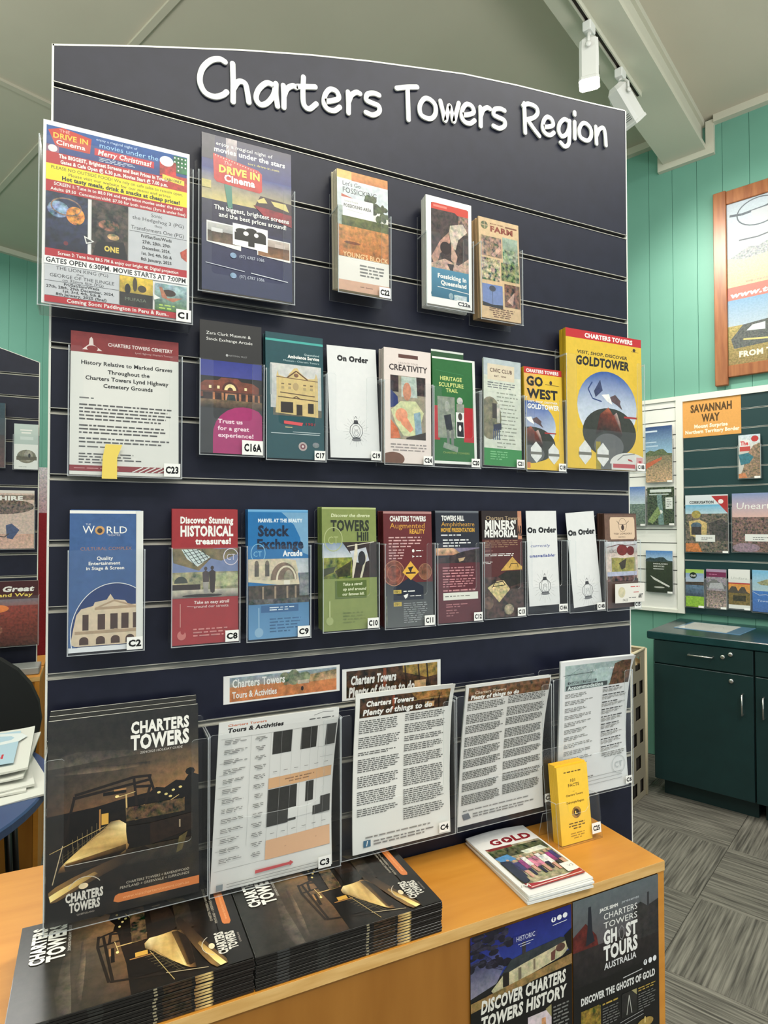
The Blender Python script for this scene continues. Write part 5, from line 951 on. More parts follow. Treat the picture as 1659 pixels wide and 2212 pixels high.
        if kind=='whitecar': A.grad(0,0,1,.45,(190,204,198),(180,196,190)); A.rect(0,.45,1,1,(226,228,224)); A.rect(.25,.12,.75,.15,W_); A.rect(.3,.18,.7,.21,W_); A.rect(.25,.28,.8,.35,(206,216,212)); A.ell(.52,.72,.40,.15,(120,116,96),.4,20,0,360); A.ell(.60,.70,.18,.13,(150,146,130),.3); A.rect(.1,.72,.95,.80,(90,84,64),.4); A.ell(.64,.70,.05,.05,(40,40,40)); A.para(.2,.93,.8,.97,1,(180,184,180))
        if kind=='shire': A.grad(0,0,1,.1,(222,214,206),(200,190,180)); A.rect(0,.05,1,1,(206,180,166),.25); A.ell(.45,.28,.55,.13,(110,92,80),1.0); A.rect(0,.08,1,.16,(130,114,100),.6); A.text('PIE SHIRE',-.02,.17,.07,W_,u1=.80,b=2); A.grad(0,.75,1,1,(206,160,140),(214,176,156),.3); A.poly([(.02,.60),(.14,.55),(.22,.62),(.24,.80),(.04,.82)],(40,44,60),.3); A.poly([(.50,.60),(.60,.57),(.74,.68),(.62,.84),(.52,.82)],(56,76,120),.3); A.path([(.05,.82),(.2,.76),(.48,.80),(.56,.74)],.004,(60,50,46))
        if kind=='great': A.rect(0,0,1,.28,(70,24,26),.1); A.grad(0,.28,1,.42,(120,110,120),(150,90,80),.2); A.grad(0,.38,1,1,(150,50,34),(80,44,38),.5); A.ell(.30,.42,.20,.06,(246,130,50),.1); A.ell(.22,.75,.18,.10,(150,90,70),.7); A.text('Great',.38,.16,.075,W_,u1=.92,b=2,sl=.25); A.text('Inland Way',.16,.24,.05,(236,210,100),u1=.90,b=1,sl=.1); A.path([(.0,.20),(.14,.17),(.22,.08),(.32,.10),(.24,.19),(.12,.22)],.007,(244,214,60)); A.ell(.30,.06,.04,.03,(244,214,60))
        if kind=='darkblue': A.grad(0,0,1,.5,(40,70,84),(50,60,66),.2); A.grad(0,.5,1,1,(60,50,50),(90,60,56),.4)
        if kind=='silver': A.rect(0,0,1,1,(130,134,136),.8); A.rect(0,.5,1,1,(190,192,190),.4)
        return A
    return f
# x, z of the foot, width, height, roll (deg), distance of foot and head from the board
BR={
'C1':(0.0959,1.8110,0.2048,0.2712,-0.01,0.045,0.04),
'DRV':(0.2913,1.8697,0.1499,0.2613,-0.70,0.04,0.03),
'C22':(0.5000,1.9059,0.1021,0.2194,1.88,0.044,0.036),
'C22a':(0.6842,1.9115,0.1042,0.2096,0.34,0.036,0.034),
'FARM':(0.8008,1.9001,0.0988,0.2050,-1.37,0.042,0.034),
'C23':(0.1059,1.5656,0.1542,0.2178,0.09,0.032,0.02),
'C16A':(0.2680,1.6069,0.1055,0.2192,0.76,0.032,0.022),
'C17':(0.3750,1.6035,0.1052,0.2167,1.50,0.034,0.024),
'C19':(0.4897,1.6096,0.0986,0.2029,-1.53,0.028,0.018),
'C24':(0.5937,1.6044,0.0992,0.2129,0.98,0.036,0.034),
'C20':(0.6985,1.6080,0.0973,0.2081,1.47,0.03,0.022),
'C21':(0.8114,1.6077,0.1021,0.2186,6.82,0.028,0.02),
'C18':(0.9210,1.6046,0.1008,0.2156,3.31,0.03,0.022),
'C18B':(1.0856,1.6119,0.2218,0.3017,1.07,0.034,0.03),
'C2':(0.0817,1.3032,0.1018,0.2091,0.01,0.04,0.03),
'C8':(0.2272,1.3009,0.1041,0.2139,0.42,0.04,0.03),
'C9':(0.3486,1.3014,0.1037,0.2145,0.80,0.04,0.032),
'C10':(0.4764,1.3053,0.1051,0.2149,2.17,0.044,0.036),
'C11':(0.5930,1.3026,0.1005,0.2117,2.22,0.044,0.036),
'C12':(0.7038,1.3030,0.1002,0.2140,3.66,0.038,0.03),
'C13':(0.8095,1.3047,0.0990,0.2125,2.66,0.036,0.028),
'C14A':(0.9167,1.3212,0.0816,0.1979,-0.41,0.026,0.018),
'C14B':(1.0360,1.3112,0.0870,0.2043,-6.21,0.026,0.018),
'C15':(1.1322,1.3062,0.0973,0.2086,-0.77,0.036,0.03),
'GUIDE':(0.1087,0.9231,0.2094,0.2835,-0.26,0.055,0.035),
'C3':(0.3385,0.9122,0.2051,0.2638,2.54,0.051,0.05),
'C4':(0.5739,0.9169,0.1959,0.2753,0.58,0.051,0.046),
'C5':(0.7898,0.9216,0.2069,0.2628,4.85,0.051,0.053),
'C6':(1.0291,0.9213,0.2019,0.2831,1.92,0.046,0.048),
'BAN1':(0.3641,1.1911,0.2073,0.0451,0.13,0.003,0.003),
'BAN2':(0.5756,1.1699,0.2061,0.0573,-0.55,0.003,0.003),
'P1':(0.7087,0.6287,0.2050,0.2239,0.04,0.218,0.218),
'P2':(0.9169,0.5826,0.2028,0.2689,0.55,0.218,0.218),
}
# left, right, foot, top of the front plate, depth, (cut-out left, right, bottom)
HO={
'C1':(-0.0135,0.2018,1.8057,2.0547,0.05,None),
'DRV':(0.2096,0.3700,1.8640,2.0607,0.045,(0.2310,0.3496,1.8961)),
'C22':(0.4469,0.5511,1.8985,2.0544,0.049,(0.4687,0.5311,1.9605)),
'C22a':(0.6284,0.7354,1.9045,2.0485,0.041,(0.6589,0.7100,1.9983)),
'FARM':(0.7475,0.8499,1.8944,2.0499,0.047,(0.7607,0.8315,1.9553)),
'C23':(0.0267,0.1885,1.5629,1.7567,0.037,(0.0472,0.1692,1.6217)),
'C16A':(0.2143,0.3201,1.6029,1.7589,0.037,(0.2362,0.2994,1.6620)),
'C17':(0.3220,0.4293,1.5990,1.7542,0.039,(0.3433,0.4089,1.6608)),
'C19':(0.4323,0.5391,1.6044,1.7584,0.033,(0.4488,0.5086,1.6573)),
'C24':(0.5400,0.6426,1.5996,1.7558,0.041,(0.5579,0.6236,1.6607)),
'C20':(0.6470,0.7531,1.6000,1.7555,0.035,(0.6644,0.7348,1.6591)),
'C21':(0.7561,0.8634,1.6034,1.7570,0.033,None),
'C18':(0.8653,0.9709,1.5996,1.7554,0.035,(0.8858,0.9518,1.6645)),
'C18B':(0.9683,1.1981,1.6081,1.8557,0.039,(0.9965,1.1741,1.6968)),
'C2':(0.0288,0.1345,1.2994,1.4533,0.045,None),
'C8':(0.1724,0.2795,1.2996,1.4546,0.045,None),
'C9':(0.2893,0.3999,1.2980,1.4557,0.045,None),
'C10':(0.4193,0.5268,1.3039,1.4586,0.049,(0.4447,0.5073,1.3642)),
'C11':(0.5369,0.6420,1.3012,1.4562,0.049,(0.5591,0.6233,1.3609)),
'C12':(0.6494,0.7520,1.3010,1.4553,0.043,(0.6749,0.7355,1.3644)),
'C13':(0.7560,0.8577,1.3035,1.4561,0.041,(0.7725,0.8432,1.3614)),
'C14A':(0.8653,0.9722,1.3049,1.4573,0.035,(0.8773,0.9549,1.3612)),
'C14B':(0.9760,1.0776,1.3022,1.4570,0.035,(0.9940,1.0612,1.3628)),
'C15':(1.0757,1.1782,1.3010,1.4560,0.041,(1.0895,1.1573,1.3634)),
'GUIDE':(0.0028,0.2280,0.9159,1.1585,0.061,(0.0277,0.2023,1.0060)),
'C3':(0.2295,0.4499,0.9075,1.1593,0.056,(0.2637,0.4180,1.0219)),
'C4':(0.4499,0.6798,0.9132,1.1605,0.056,(0.4695,0.6529,1.0049)),
'C5':(0.6818,0.9095,0.9136,1.1660,0.056,(0.7004,0.8836,1.0028)),
'C6':(0.9174,1.1395,0.9185,1.1716,0.051,(0.9391,1.1148,1.0050)),
}
def inv_holder(xl,xr,zb,zt,dp,cut,label,Hb,mw=None,tagtxt=None,tagat=None,tags=1.0,group='clear brochure holders hooked on the navy board',th=0.0016,lean=0.0):
    e = empty('brochure_holder', (mw or Matrix.Identity(4)) @ T((xl+xr)/2,0,zb), label, 'holder', group)
    a=(xr-xl)/2; H=zt-zb
    def plate(name, pts, y0, y1): return MB().prism(pts,y0,y1,0,1).build(name,[ACR,ACE],e)
    plate('back_panel',[(-a,0),(a,0),(a,Hb-0.004),(a-0.004,Hb),(-a+0.004,Hb),(-a,Hb-0.004)],-0.0036,-0.0036+th)
    MB().box(-a*0.6,a*0.6,-0.0022,-0.0018,Hb*0.8,Hb*0.8+0.006).build('hook_lip',[ACR],e)
    if cut:
        cl,c2,cb=cut[0]-(xl+xr)/2,cut[1]-(xl+xr)/2,cut[2]-zb; r=min(0.006,(c2-cl)/4)
        if tagtxt=='C3': r=0.03
        P=[(-a,0),(a,0),(a,H-0.004),(a-0.004,H),(c2+0.003,H),(c2,H-0.003)]
        for k in range(5): q=math.radians(90*k/4); P.append((c2-r+r*math.cos(q),cb+r-r*math.sin(q)))
        for k in range(5): q=math.radians(90*k/4); P.append((cl+r-r*math.sin(q),cb+r-r*math.cos(q)))
        P+=[(cl,H-0.003),(cl-0.003,H),(-a+0.004,H),(-a,H-0.004)]
        # split the U into three convex plates joined in one mesh
        mb=MB(); mb.prism(P,-dp,-dp+th,0,1)
        fp=mb.build('front_panel',[ACR,ACE],e)
    else: plate('front_panel',[(-a,0),(a,0),(a,H-0.003),(a-0.003,H),(-a+0.003,H),(-a,H-0.003)],-dp,-dp+th)
    for s in (-1,1):
        m=MB(); x0=s*a-(th if s>0 else 0); m.box(x0,x0+th,-dp+th,-0.0036,0.0,H*0.985,0)
        m.box(x0,x0+th,-dp+th,-0.0036,H*0.985,H,1); m.box(x0,x0+th,-dp+th-0.0002,-dp+th+0.0006,0,H,1)
        m.build('side_panel',[ACR,ACE],e)
    m=MB().box(-a+th,a-th,-dp+th,-0.0036,0,th,0).box(-a,a,-dp-0.0003,-dp,0,0.0012,1)
    m.build('base_panel',[ACR,ACE],e)
    if tagtxt:
        n=len(tagtxt); w_=0.0195*tags if n<=3 else 0.024*tags; h_=0.0165*tags
        tx,tz = tagat if tagat else (a-w_/2-0.003, 0.003+h_/2)
        g=MB().box(-w_/2,w_/2,-0.0003,0,-h_/2,h_/2).build('number_tag',mat('tag_paper',(238,238,234),0.6),e,loc=(tx,-dp-0.0004,tz))
        A=Art(w_,h_); A.text(tagtxt,.10,.74,.48,(30,30,32),u1=.92,b=2); A.build(g,'printed_number',MATTE,-0.0003,T(-w_/2,-0.0003,-h_/2))
    return e
_bm={}
def cover_mat(c,rough=0.45):
    k='cover_%d_%d_%d'%c
    return mat(k,c,rough)
def brochure(name,cat,label,w,h,t,mw,art,cover,edge=(214,212,204),group=None,bend=None,m=None):
    if bend is None:
        mb=MB(); mb.box(-w/2,w/2,0,0.0003,0,h,0); mb.box(-w/2+0.0001,w/2-0.0003,0.0003,t-0.0003,0.0002,h-0.0003,1); mb.box(-w/2,w/2,t-0.0003,t,0,h,0)
        mb.box(-w/2,-w/2+0.0006,0.0003,t-0.0003,0,h,0)
    else:
        mb=MB(); nx,nz=14,18; vs=[]
        for k in (0,1):
            for j in range(nz+1):
                for i in range(nx+1):
                    x=w*i/nx; z=h*j/nz; vs.append((x-w/2+SH.get(bend,0)*z, bend(x,z)+k*t, z))
        fs=[]; n=(nx+1)*(nz+1)
        for j in range(nz):
            for i in range(nx):
                q=j*(nx+1)+i; fs.append((q,q+1,q+nx+2,q+nx+1)); fs.append((n+q,n+q+nx+1,n+q+nx+2,n+q+1))
        for i in range(nx): fs.append((i,n+i,n+i+1,i+1)); q=nz*(nx+1)+i; fs.append((q,q+1,n+q+1,n+q))
        for j in range(nz): q=j*(nx+1); fs.append((q,q+nx+1,n+q+nx+1,n+q)); q+=nx; fs.append((q,n+q,n+q+nx+1,q+nx+1))
        mb.add(vs,fs,0,True)
    o=mb.build(name,[cover_mat(cover),cover_mat(edge,0.7)],None,mw=mw)
    tag(o,label,cat,group)
    if art: art.build(o,'printed_cover',m)
    return o
def stack_behind(o,n,t,label,group,w,h,cover,edge,jit=0.0014,up=0.0,mwfun=None,seed=1,gap=0.0004,dx=0.0,base=None,bend=None):
    """spare copies behind the front one: each its own object"""
    R=random.Random(seed); first=None
    for k in range(1,n+1):
        M_=base @ T(R.uniform(-jit,jit)+dx*k, k*(t+gap), abs(R.uniform(0,jit))+up*k)
        if first is None: first=brochure(o.name.split('.')[0],o['category'],label,w,h,t,M_,None,cover,edge,group,bend=bend)
        else:
            c=first.copy(); C.objects.link(c); c.matrix_local=M_
# per holder: what, category, label of the piece, label of the spares, art, cover, edge, n behind, thickness, holder back height, tag, tag scale
def A4(b): return b
bend3=lambda x,z: 0.016*math.sin(math.pi*min(1,z/0.25))*(x/0.2)**2
bend4=lambda x,z: 0.006*math.sin(math.pi*min(1,z/0.25)) - (0.012*max(0,(z-0.225)/0.05)**2*(x/0.2)**2)
bend5=lambda x,z: 0.014*math.sin(math.pi*min(1,z/0.25))*(0.3+x/0.3)
bend6=lambda x,z: 0.012*math.sin(math.pi*min(1,z/0.26))*(x/0.2) - 0.012*max(0,(z-0.245)/0.04)**2*(x/0.2)**2
IT={
'C1':('poster_sheet','poster','bright drive-in cinema Christmas programme sheet in the top left holder',art_c1,(228,228,226),(228,228,224),3,.0022,.235,'C1',1.15,0.0,None),
'DRV':('brochure','brochure','dark blue drive-in cinema booklet with a red sign beside the Christmas programme',art_drive,(36,38,60),(206,200,196),2,.006,.235,None,1,0.0,None),
'C22':('brochure','brochure',"cream and orange Let's Go Fossicking brochure, front copy in holder C22",art_fossick,(226,214,190),(226,206,160),6,.0045,.200,'C22',1.15,0.0,None),
'C22a':('brochure','brochure','white Fossicking in Queensland brochure with red band and blue foot',art_fossq,(234,233,228),(234,233,228),4,.0045,.190,None,1,0.0,None),
'FARM':('brochure','brochure','kraft brown Farm brochure with animal photos at the right of the top row',art_farm,(196,164,122),(120,90,66),8,.0030,.190,None,1,0.0,None),
'C23':('brochure','brochure','maroon headed cemetery history sheet in holder C23',art_cem,(212,212,206),(222,220,214),2,.003,.190,'C23',1.25,0.0,None),
'C16A':('brochure','brochure','black museum and arcade brochure with pink circle in holder C16A',art_c16,(34,33,33),(70,68,66),1,.003,.175,'C16A',1.45,0.0,None),
'C17':('brochure','brochure','teal ambulance museum brochure with a cream building in holder C17',art_c17,(18,66,74),(30,80,86),4,.004,.205,'C17',1.0,0.0,None),
'C19':('brochure','leaflet','white On Order slip with lantern in holder C19',art_order,(222,223,221),(222,223,221),0,.0006,.205,'C19',1.0,-1.2,.096),
'C24':('brochure','brochure','pale pink Creativity brochure with hands photo in holder C24',art_c24,(224,210,202),(206,190,180),7,.0034,.190,'C24',1.0,0.0,None),
'C20':('brochure','brochure','green and red Heritage Sculpture Trail brochure in holder C20',art_c20,(34,104,48),(226,226,220),3,.004,.190,'C20',1.0,0.0,None),
'C21':('brochure','brochure','grey green Civic Club brochure leaning right in holder C21',art_c21,(200,206,196),(224,224,218),1,.003,.190,'C21',1.0,1.2,.092),
'C18':('brochure','brochure','yellow Go West brochure with black lettering in holder C18',art_gold_s,(224,182,44),(206,170,60),2,.004,.195,'C18',1.0,0.0,.1),
'C18B':('brochure','booklet','large yellow Goldtower booklet with a blue globe at the right edge',art_gold_b,(218,178,40),(206,176,80),2,.007,.265,'C18B',1.0,0.0,None),
'C2':('brochure','brochure','blue theatre brochure with a round photo of a columned building in holder C2',art_c2,(62,96,148),(222,222,216),5,.0042,.165,'C2',1.15,0.0,None),
'C8':('brochure','brochure','red Discover Stunning Historical treasures brochure in holder C8',art_c8,(160,40,44),(216,150,146),6,.0038,.165,'C8',1.1,0.0,None),
'C9':('brochure','brochure','blue Stock Exchange Arcade brochure in holder C9',art_c9,(26,104,164),(70,140,190),6,.0040,.215,'C9',1.1,0.0,None),
'C10':('brochure','brochure','olive green Towers Hill brochure in holder C10',art_c10,(124,138,70),(90,100,50),7,.0042,.215,'C10',1.1,0.0,None),
'C11':('brochure','brochure','maroon Augmented Reality brochure in holder C11',art_c11,(92,32,34),(60,26,28),7,.0042,.205,'C11',1.1,0.0,None),
'C12':('brochure','brochure','navy and maroon Towers Hill Amphitheatre brochure in holder C12',art_c12,(36,38,50),(90,94,100),5,.0040,.210,'C12',1.0,0.0,None),
'C13':('brochure','brochure',"dark brown Miners' Memorial brochure in holder C13",art_c13,(44,30,26),(120,90,74),4,.0040,.205,'C13',1.0,0.0,None),
'C14A':('brochure','leaflet','white On Order slip with blue handwriting in holder C14A',lambda w,h:art_order(w,h,True,.23,.80,2),(222,223,221),(222,223,221),0,.0006,.160,'C14A',.95,-0.6,.080),
'C14B':('brochure','leaflet','white On Order slip tilted left in holder C14B',lambda w,h:art_order(w,h,False,.24,.84,2),(222,223,221),(222,223,221),0,.0006,.160,'C14B',.95,-4.2,.080),
'C15':('brochure','brochure','brown bistro brochure with a cream emblem in holder C15',art_c15,(86,58,48),(110,84,72),4,.0042,.210,'C15',1.0,-.3,.0955),
'GUIDE':('magazine','magazine','large black Charters Towers holiday guide standing in the bottom left holder',art_guide,(34,33,29),(228,226,218),2,.0050,.262,None,1,0.0,None),
'C3':('information_sheet','leaflet','white Tours and Activities timetable sheet in holder C3',art_c3,(214,214,210),(220,220,216),1,.0010,.262,'C3',1.15,0.0,.203),
'C4':('information_sheet','leaflet','white Plenty of things to do sheet curling forward in holder C4',art_c4,(222,222,216),(220,220,216),2,.0012,.240,'C4',1.1,0.0,.197),
'C5':('information_sheet','leaflet','white Plenty of things to do sheet in dense small print in holder C5',art_c5,(206,206,202),(220,220,216),2,.0012,.262,'C5',1.0,0.0,.203),
'C6':('information_sheet','leaflet','white Accommodation sheet with pale green photo in holder C6',art_c6,(214,216,216),(222,222,218),3,.0012,.262,'C6',1.0,0.0,.200),
}
SH.update({bend3:.050,bend4:.030,bend5:.075,bend6:.040})
BENDS={'C3':bend3,'C4':bend4,'C5':bend5,'C6':bend6}
HL={'C1':'top left clear holder overhanging the board edge, with the cinema programme','DRV':'clear holder of the dark blue drive-in booklet','C22':"tall clear holder tagged C22 with the fossicking brochures",'C22a':'clear holder of the white Fossicking in Queensland brochures','FARM':'clear holder of the kraft brown Farm brochures','GUIDE':'wide clear holder of the black holiday guides above the magazine stacks'}
for k,(nm,cat,lab,art,cov,edg,n,t,Hb,tg,ts,roll,wfix) in IT.items():
    x,z,w_,h_,r_,db,dt=BR[k]; xl,xr,zb,zt,dp,cut=HO[k]
    if n: t=min(t,(dt-.0048-.0004*n)/(n+1)) if not BENDS.get(k) else t
    inner=xr-xl-0.0032-0.0012
    w_=min(wfix or w_, inner); z=max(z,zb+0.0022)
    x=min(max(x,xl+0.0026+w_/2),xr-0.0026-w_/2-SH.get(BENDS.get(k),0)*.25)
    if k=='C1': x=(xl+xr)/2
    z+=w_/2*abs(math.sin(math.radians(roll)))
    M_=T(x,-db,z) @ RX(-math.asin((db-dt)/h_)) @ RY(math.radians(roll))
    bd=BENDS.get(k); A=art(w_,h_,bd) if bd else art(w_,h_)
    o=brochure(nm,cat,lab,w_,h_,max(t,0.0005),M_,A,cov,edg,bend=bd,m=GLOSSY if k in('GUIDE','DRV') else None)
    if n:
        stack_behind(o,n,t,'spare copy behind the front one in the %s'%({'C1':'top left drive-in programme holder','DRV':'drive-in booklet holder','C22a':'white and red fossicking brochure holder','FARM':'kraft brown Farm brochure holder','GUIDE':'big black guide holder'}.get(k) or 'holder tagged '+tg),'spare copies in holder '+(tg or k).replace('DRV','of the cinema booklet').replace('GUIDE','of the holiday guide'),w_-0.0032,h_-.001,cov,edg,bend=bd,up={'GUIDE':0.0065,'C8':.0004,'C2':.0006,'C22':.0016,'C22a':-.0006,'C24':.0003}.get(k,0.0003),seed=len(k)+n,base=M_)
    ta=None
    a=(xr-xl)/2
    if k=='C3': ta=(a-0.030,0.014)
    if k=='C4': ta=(a-0.026,0.018)
    if k=='C5': ta=(a-0.012,0.026)
    if k=='C6': ta=(a-0.016,0.016)
    if k=='C18B': ta=(a-0.016,0.012)
    inv_holder(xl,xr,zb,zt,dp,cut,HL.get(k) or ('clear holder tagged %s on the navy board'%tg),Hb,tagtxt=tg,tagat=ta,tags=ts)
# the taller card behind the sculpture brochure, the tape on C23, the card on C15
x,z,w_,h_,_,db,dt=BR['C20']
brochure('brochure','brochure','dark green card standing taller behind the Heritage Sculpture Trail brochure',.074,.213,.0006,T(x-0.008,-0.0115,z+0.012),Art(.074,.213).rect(0,0,1,1,(40,84,46),.1).rect(0,0,1,.018,(216,220,212)),(40,84,46),(220,220,214))
tp=MB().add([(0.078,-0.0378,1.612),(0.101,-0.0378,1.612),(0.094,-0.0378,1.560),(0.073,-0.0378,1.560),(0.094,-0.0378,1.592),(0.074,-0.0378,1.592)],[(0,5,4,1),(5,3,2,4)])
for p in list(tp.v): tp.v.append((p[0],p[1]+0.0004,p[2]))
tp.f += [(7+4-5,7,10,11)] if False else []
tp.m=tp.m[:len(tp.f)]; tp.sm=tp.sm[:len(tp.f)]
tag(tp.build('sticky_tape',mat('yellowed_tape',(232,206,96),0.35)),'strip of yellowed sticky tape at the foot of holder C23','tape')
A=art_bizcard(.088,.042); brochure('business_card','card','cream business card taped across the foot of holder C15',.088,.042,.0004,T(1.138,-0.0455,1.318),A,(226,222,212))
# the two taped banners
A=art_ban1(.2073,.047); brochure('paper_banner','banner','orange Tours and Activities paper strip taped to the board',.2073,.047,.0003,T(.3641,-.0018,1.190),A,(232,231,226))
A=art_ban2(.2061,.0573); brochure('paper_banner','banner','dark Plenty of things to do paper strip taped to the board',.2061,.0573,.0003,T(.5756,-.0018,1.1700),A,(232,231,226))
# posters on the front of the bench
for (x0,w_,lab,art) in ((.7087,.205,'blue Discover Charters Towers History poster on the bench front',art_p1),(.9170,.205,'dark Charters Towers Ghost Tours poster on the bench front',art_p2)):
    h_=.60; ztop={.7087:.8375,.9170:.8395}[x0]
    A=art(w_,h_) if False else art(w_,h_/1.0)
    A2=art(w_,0.44)
    brochure('poster','poster',lab,w_,.44,.0005,T(x0,-.2163,ztop-.44),A2,(20,20,20),(226,226,222),group=None)

# ---------------- magazine stacks on the bench ----------------
def spine_art(L,t):
    A=Art(L,t,None); d=(30,28,27); A.rect(0,0,1,1,d,.2); A.grad(.10,0,.16,1,(60,60,60),(50,50,50)); A.rect(.30,0,.36,1,(44,44,42)); A.rect(.56,.1,.575,.9,(150,140,110)); A.rect(.60,0,.72,1,(60,44,30),.8); A.shade([(.735,0),(.735,1),(.80,1),(.80,0)],[(150,110,60),(140,100,56),(236,200,120),(240,206,130)]); A.shade([(.80,0),(.80,1),(.815,1),(.815,0)],[(240,206,130),(236,200,120),(70,50,34),(70,50,34)]); A.rect(.82,0,1,1,(32,26,24)); return A
MT=0.0038; ML=.290; MW=.204
def magazine(mw,label,group,cover=False,first=[None]):
    if first[0] is None:
        mb=MB(); b=0.0006
        # pages between two covers, wrapped round the spine at the front edge
        prof=[(0,b),(b*0.5,0.0002),(0.004,0),(MW,0),(MW,0.0004),(0.0015,0.0004),(0.0015,MT-0.0006),(MW,MT-0.0006),(MW,MT-0.0002),(0.004,MT-0.0002),(b*.5,MT-0.0004),(0,MT-b)]
        n=len(prof); vs=[(0,y,z) for y,z in prof]+[(ML,y,z) for y,z in prof]; fs=[(i,(i+1)%n,n+(i+1)%n,n+i) for i in range(n)]
        fs+=[(11,0,1,2,3,4,5),(5,6,7,8,9,10,11),(n+5,n+4,n+3,n+2,n+1,n,n+11),(n+11,n+10,n+9,n+8,n+7,n+6,n+5)]
        mb.add(vs,fs,0); mb.box(0.0006,ML-0.0006,0.0015,MW-0.0008,0.0004,MT-0.0006,1)
        o=mb.build('magazine',[mat('magazine_black',(30,29,27),0.3,coat=.3),PAPER],None,mw=mw)
        A=spine_art(ML,MT-2*b+0.0002); A.step=0.00001
        A.build(o,'spine_print',GLOSSY,0,T(0,-0.00002,b-0.0001)); first[0]=o
        sp=o.children[0]; magazine.sp=sp
    else:
        o=first[0].copy(); C.objects.link(o); o.matrix_local=mw
        s=magazine.sp.copy(); C.objects.link(s); s.parent=o
    tag(o,label,'magazine',group)
    if cover:
        A=art_guide(MW-.001,ML-.001); Mx=Matrix(((0,0,-1,ML-.0005),(1,0,0,.0005),(0,-1,0,MT-0.00015),(0,0,0,1)))
        A.build(o,'printed_cover',GLOSSY,0,Mx)
    return o
R=random.Random(11)
for si,(x0,lab) in enumerate(((-0.0262,'left'),(0.2666,'right'))):
    for k in range(11):
        top=k==10
        j=0 if top else R.uniform(-0.0012,0.0012)
        y0=-0.2133+(0 if top else R.uniform(0,0.0012))
        l=('top magazine of the %s stack on the bench, cover upwards'%lab) if top else 'black holiday guide, %s from the top of the %s stack on the bench'%(['lowest, eleventh','tenth','ninth','eighth','seventh','sixth','fifth','fourth','third','second','first'][k],lab)
        magazine(T(x0+j,y0,0.8604+k*0.00418),l,'holiday guides in the %s stack'%lab,top)
# ---------------- GOLD magazines ----------------
gw,gh=.136,.203
for k in range(4):
    ang=math.radians([-3.5,-2.6,-3.2,-1.6][k]); off=[(-.004,-.001),(-.003,.001),(-.0015,-.001),(0,0)][k]
    Mx=T(.7215+off[0],-.2165+off[1],.8604+.0031*(k+1)) @ RZ(ang) @ Matrix(((1,0,0,gw/2),(0,0,1,0),(0,-1,0,0),(0,0,0,1)))
    bd=(lambda x,z: -0.0035*max(0,(z/gh-.6)/.4)**2*math.sin(math.pi*min(1,max(0,x/gw)))) if k==3 else None
    A=art_gold_mag(gw,gh,bd) if k==3 else None
    brochure('magazine','magazine',['small white magazine at the bottom of the GOLD pile','small white magazine second from the bottom of the GOLD pile','small white magazine just under the top GOLD copy','top small GOLD magazine with a festival photo on the bench'][k],gw,gh,.0029,Mx,A,(226,225,220),(226,226,222),group='GOLD magazines',bend=bd,m=GLOSSY)
# ---------------- free standing C25 holder ----------------
e=empty('counter_holder',T(.9388,-.104,.8602),'clear free standing holder tagged C25 on the right end of the bench','holder')
a=.056; lean=RX(math.radians(-6))
MB().prism([(-a,0),(a,0),(a,.176),(a-.004,.18),(-a+.004,.18),(-a,.176)],.030,.0316,0,1).build('back_panel',[ACR,ACE],e,mw=lean)
MB().prism([(-a,0),(a,0),(a,.084),(.030,.084),(.026,.080),(.026,.066),(.018,.058),(-.018,.058),(-.026,.066),(-.026,.080),(-.030,.084),(-a,.084)],0,.0016,0,1).build('front_panel',[ACR,ACE],e,mw=lean)
for s in (-1,1): MB().box(s*a-(.0016 if s>0 else 0),s*a+(0 if s>0 else .0016),.0016,.030,0,.084,0).box(s*a-(.0016 if s>0 else 0),s*a+(0 if s>0 else .0016),.0016,.030,.084,.0848,1).build('side_panel',[ACR,ACE],e,mw=lean)
MB().box(-a,a,.0,.0316,.0,.0016,0).build('base_panel',[ACR],e,mw=lean)
MB().prism([(-a,0),(a,0),(a,.05),(-a,.05)],0,.0016,0,1).build('rear_foot',[ACR,ACE],e,mw=T(0,.060,.0)@RX(math.radians(14)))
g=MB().box(-.0115,.0115,-.0003,0,-.010,.010).build('number_tag',mat('tag_paper',(238,238,234),0.6),e,mw=lean@T(.041,-.0006,.022))
A=Art(.023,.02); A.text('C25',.12,.72,.42,(30,30,32),u1=.90,b=2); A.build(g,'printed_number',MATTE,0,T(-.0115,-.0003,-.010))
for k in range(5):
    w_=.078; h_=.150 if k else .147
    Mx=T(.9330,-.104,.8602)@lean@T(0,.0034+k*.0050+.001,.0022)
    if k==0: brochure('booklet','booklet','yellow 101 Facts booklet at the front of the C25 holder',w_,h_,.0046,Mx,art_c25(w_,h_),(248,196,44),(226,170,40))
    elif k==1: f1=brochure('booklet','booklet','yellow booklet stacked behind the 101 Facts copy',w_,h_,.0046,Mx,None,(248,196,44),(226,170,40),group='spare 101 Facts booklets')
    else: c=f1.copy(); C.objects.link(c); c.matrix_local=Mx
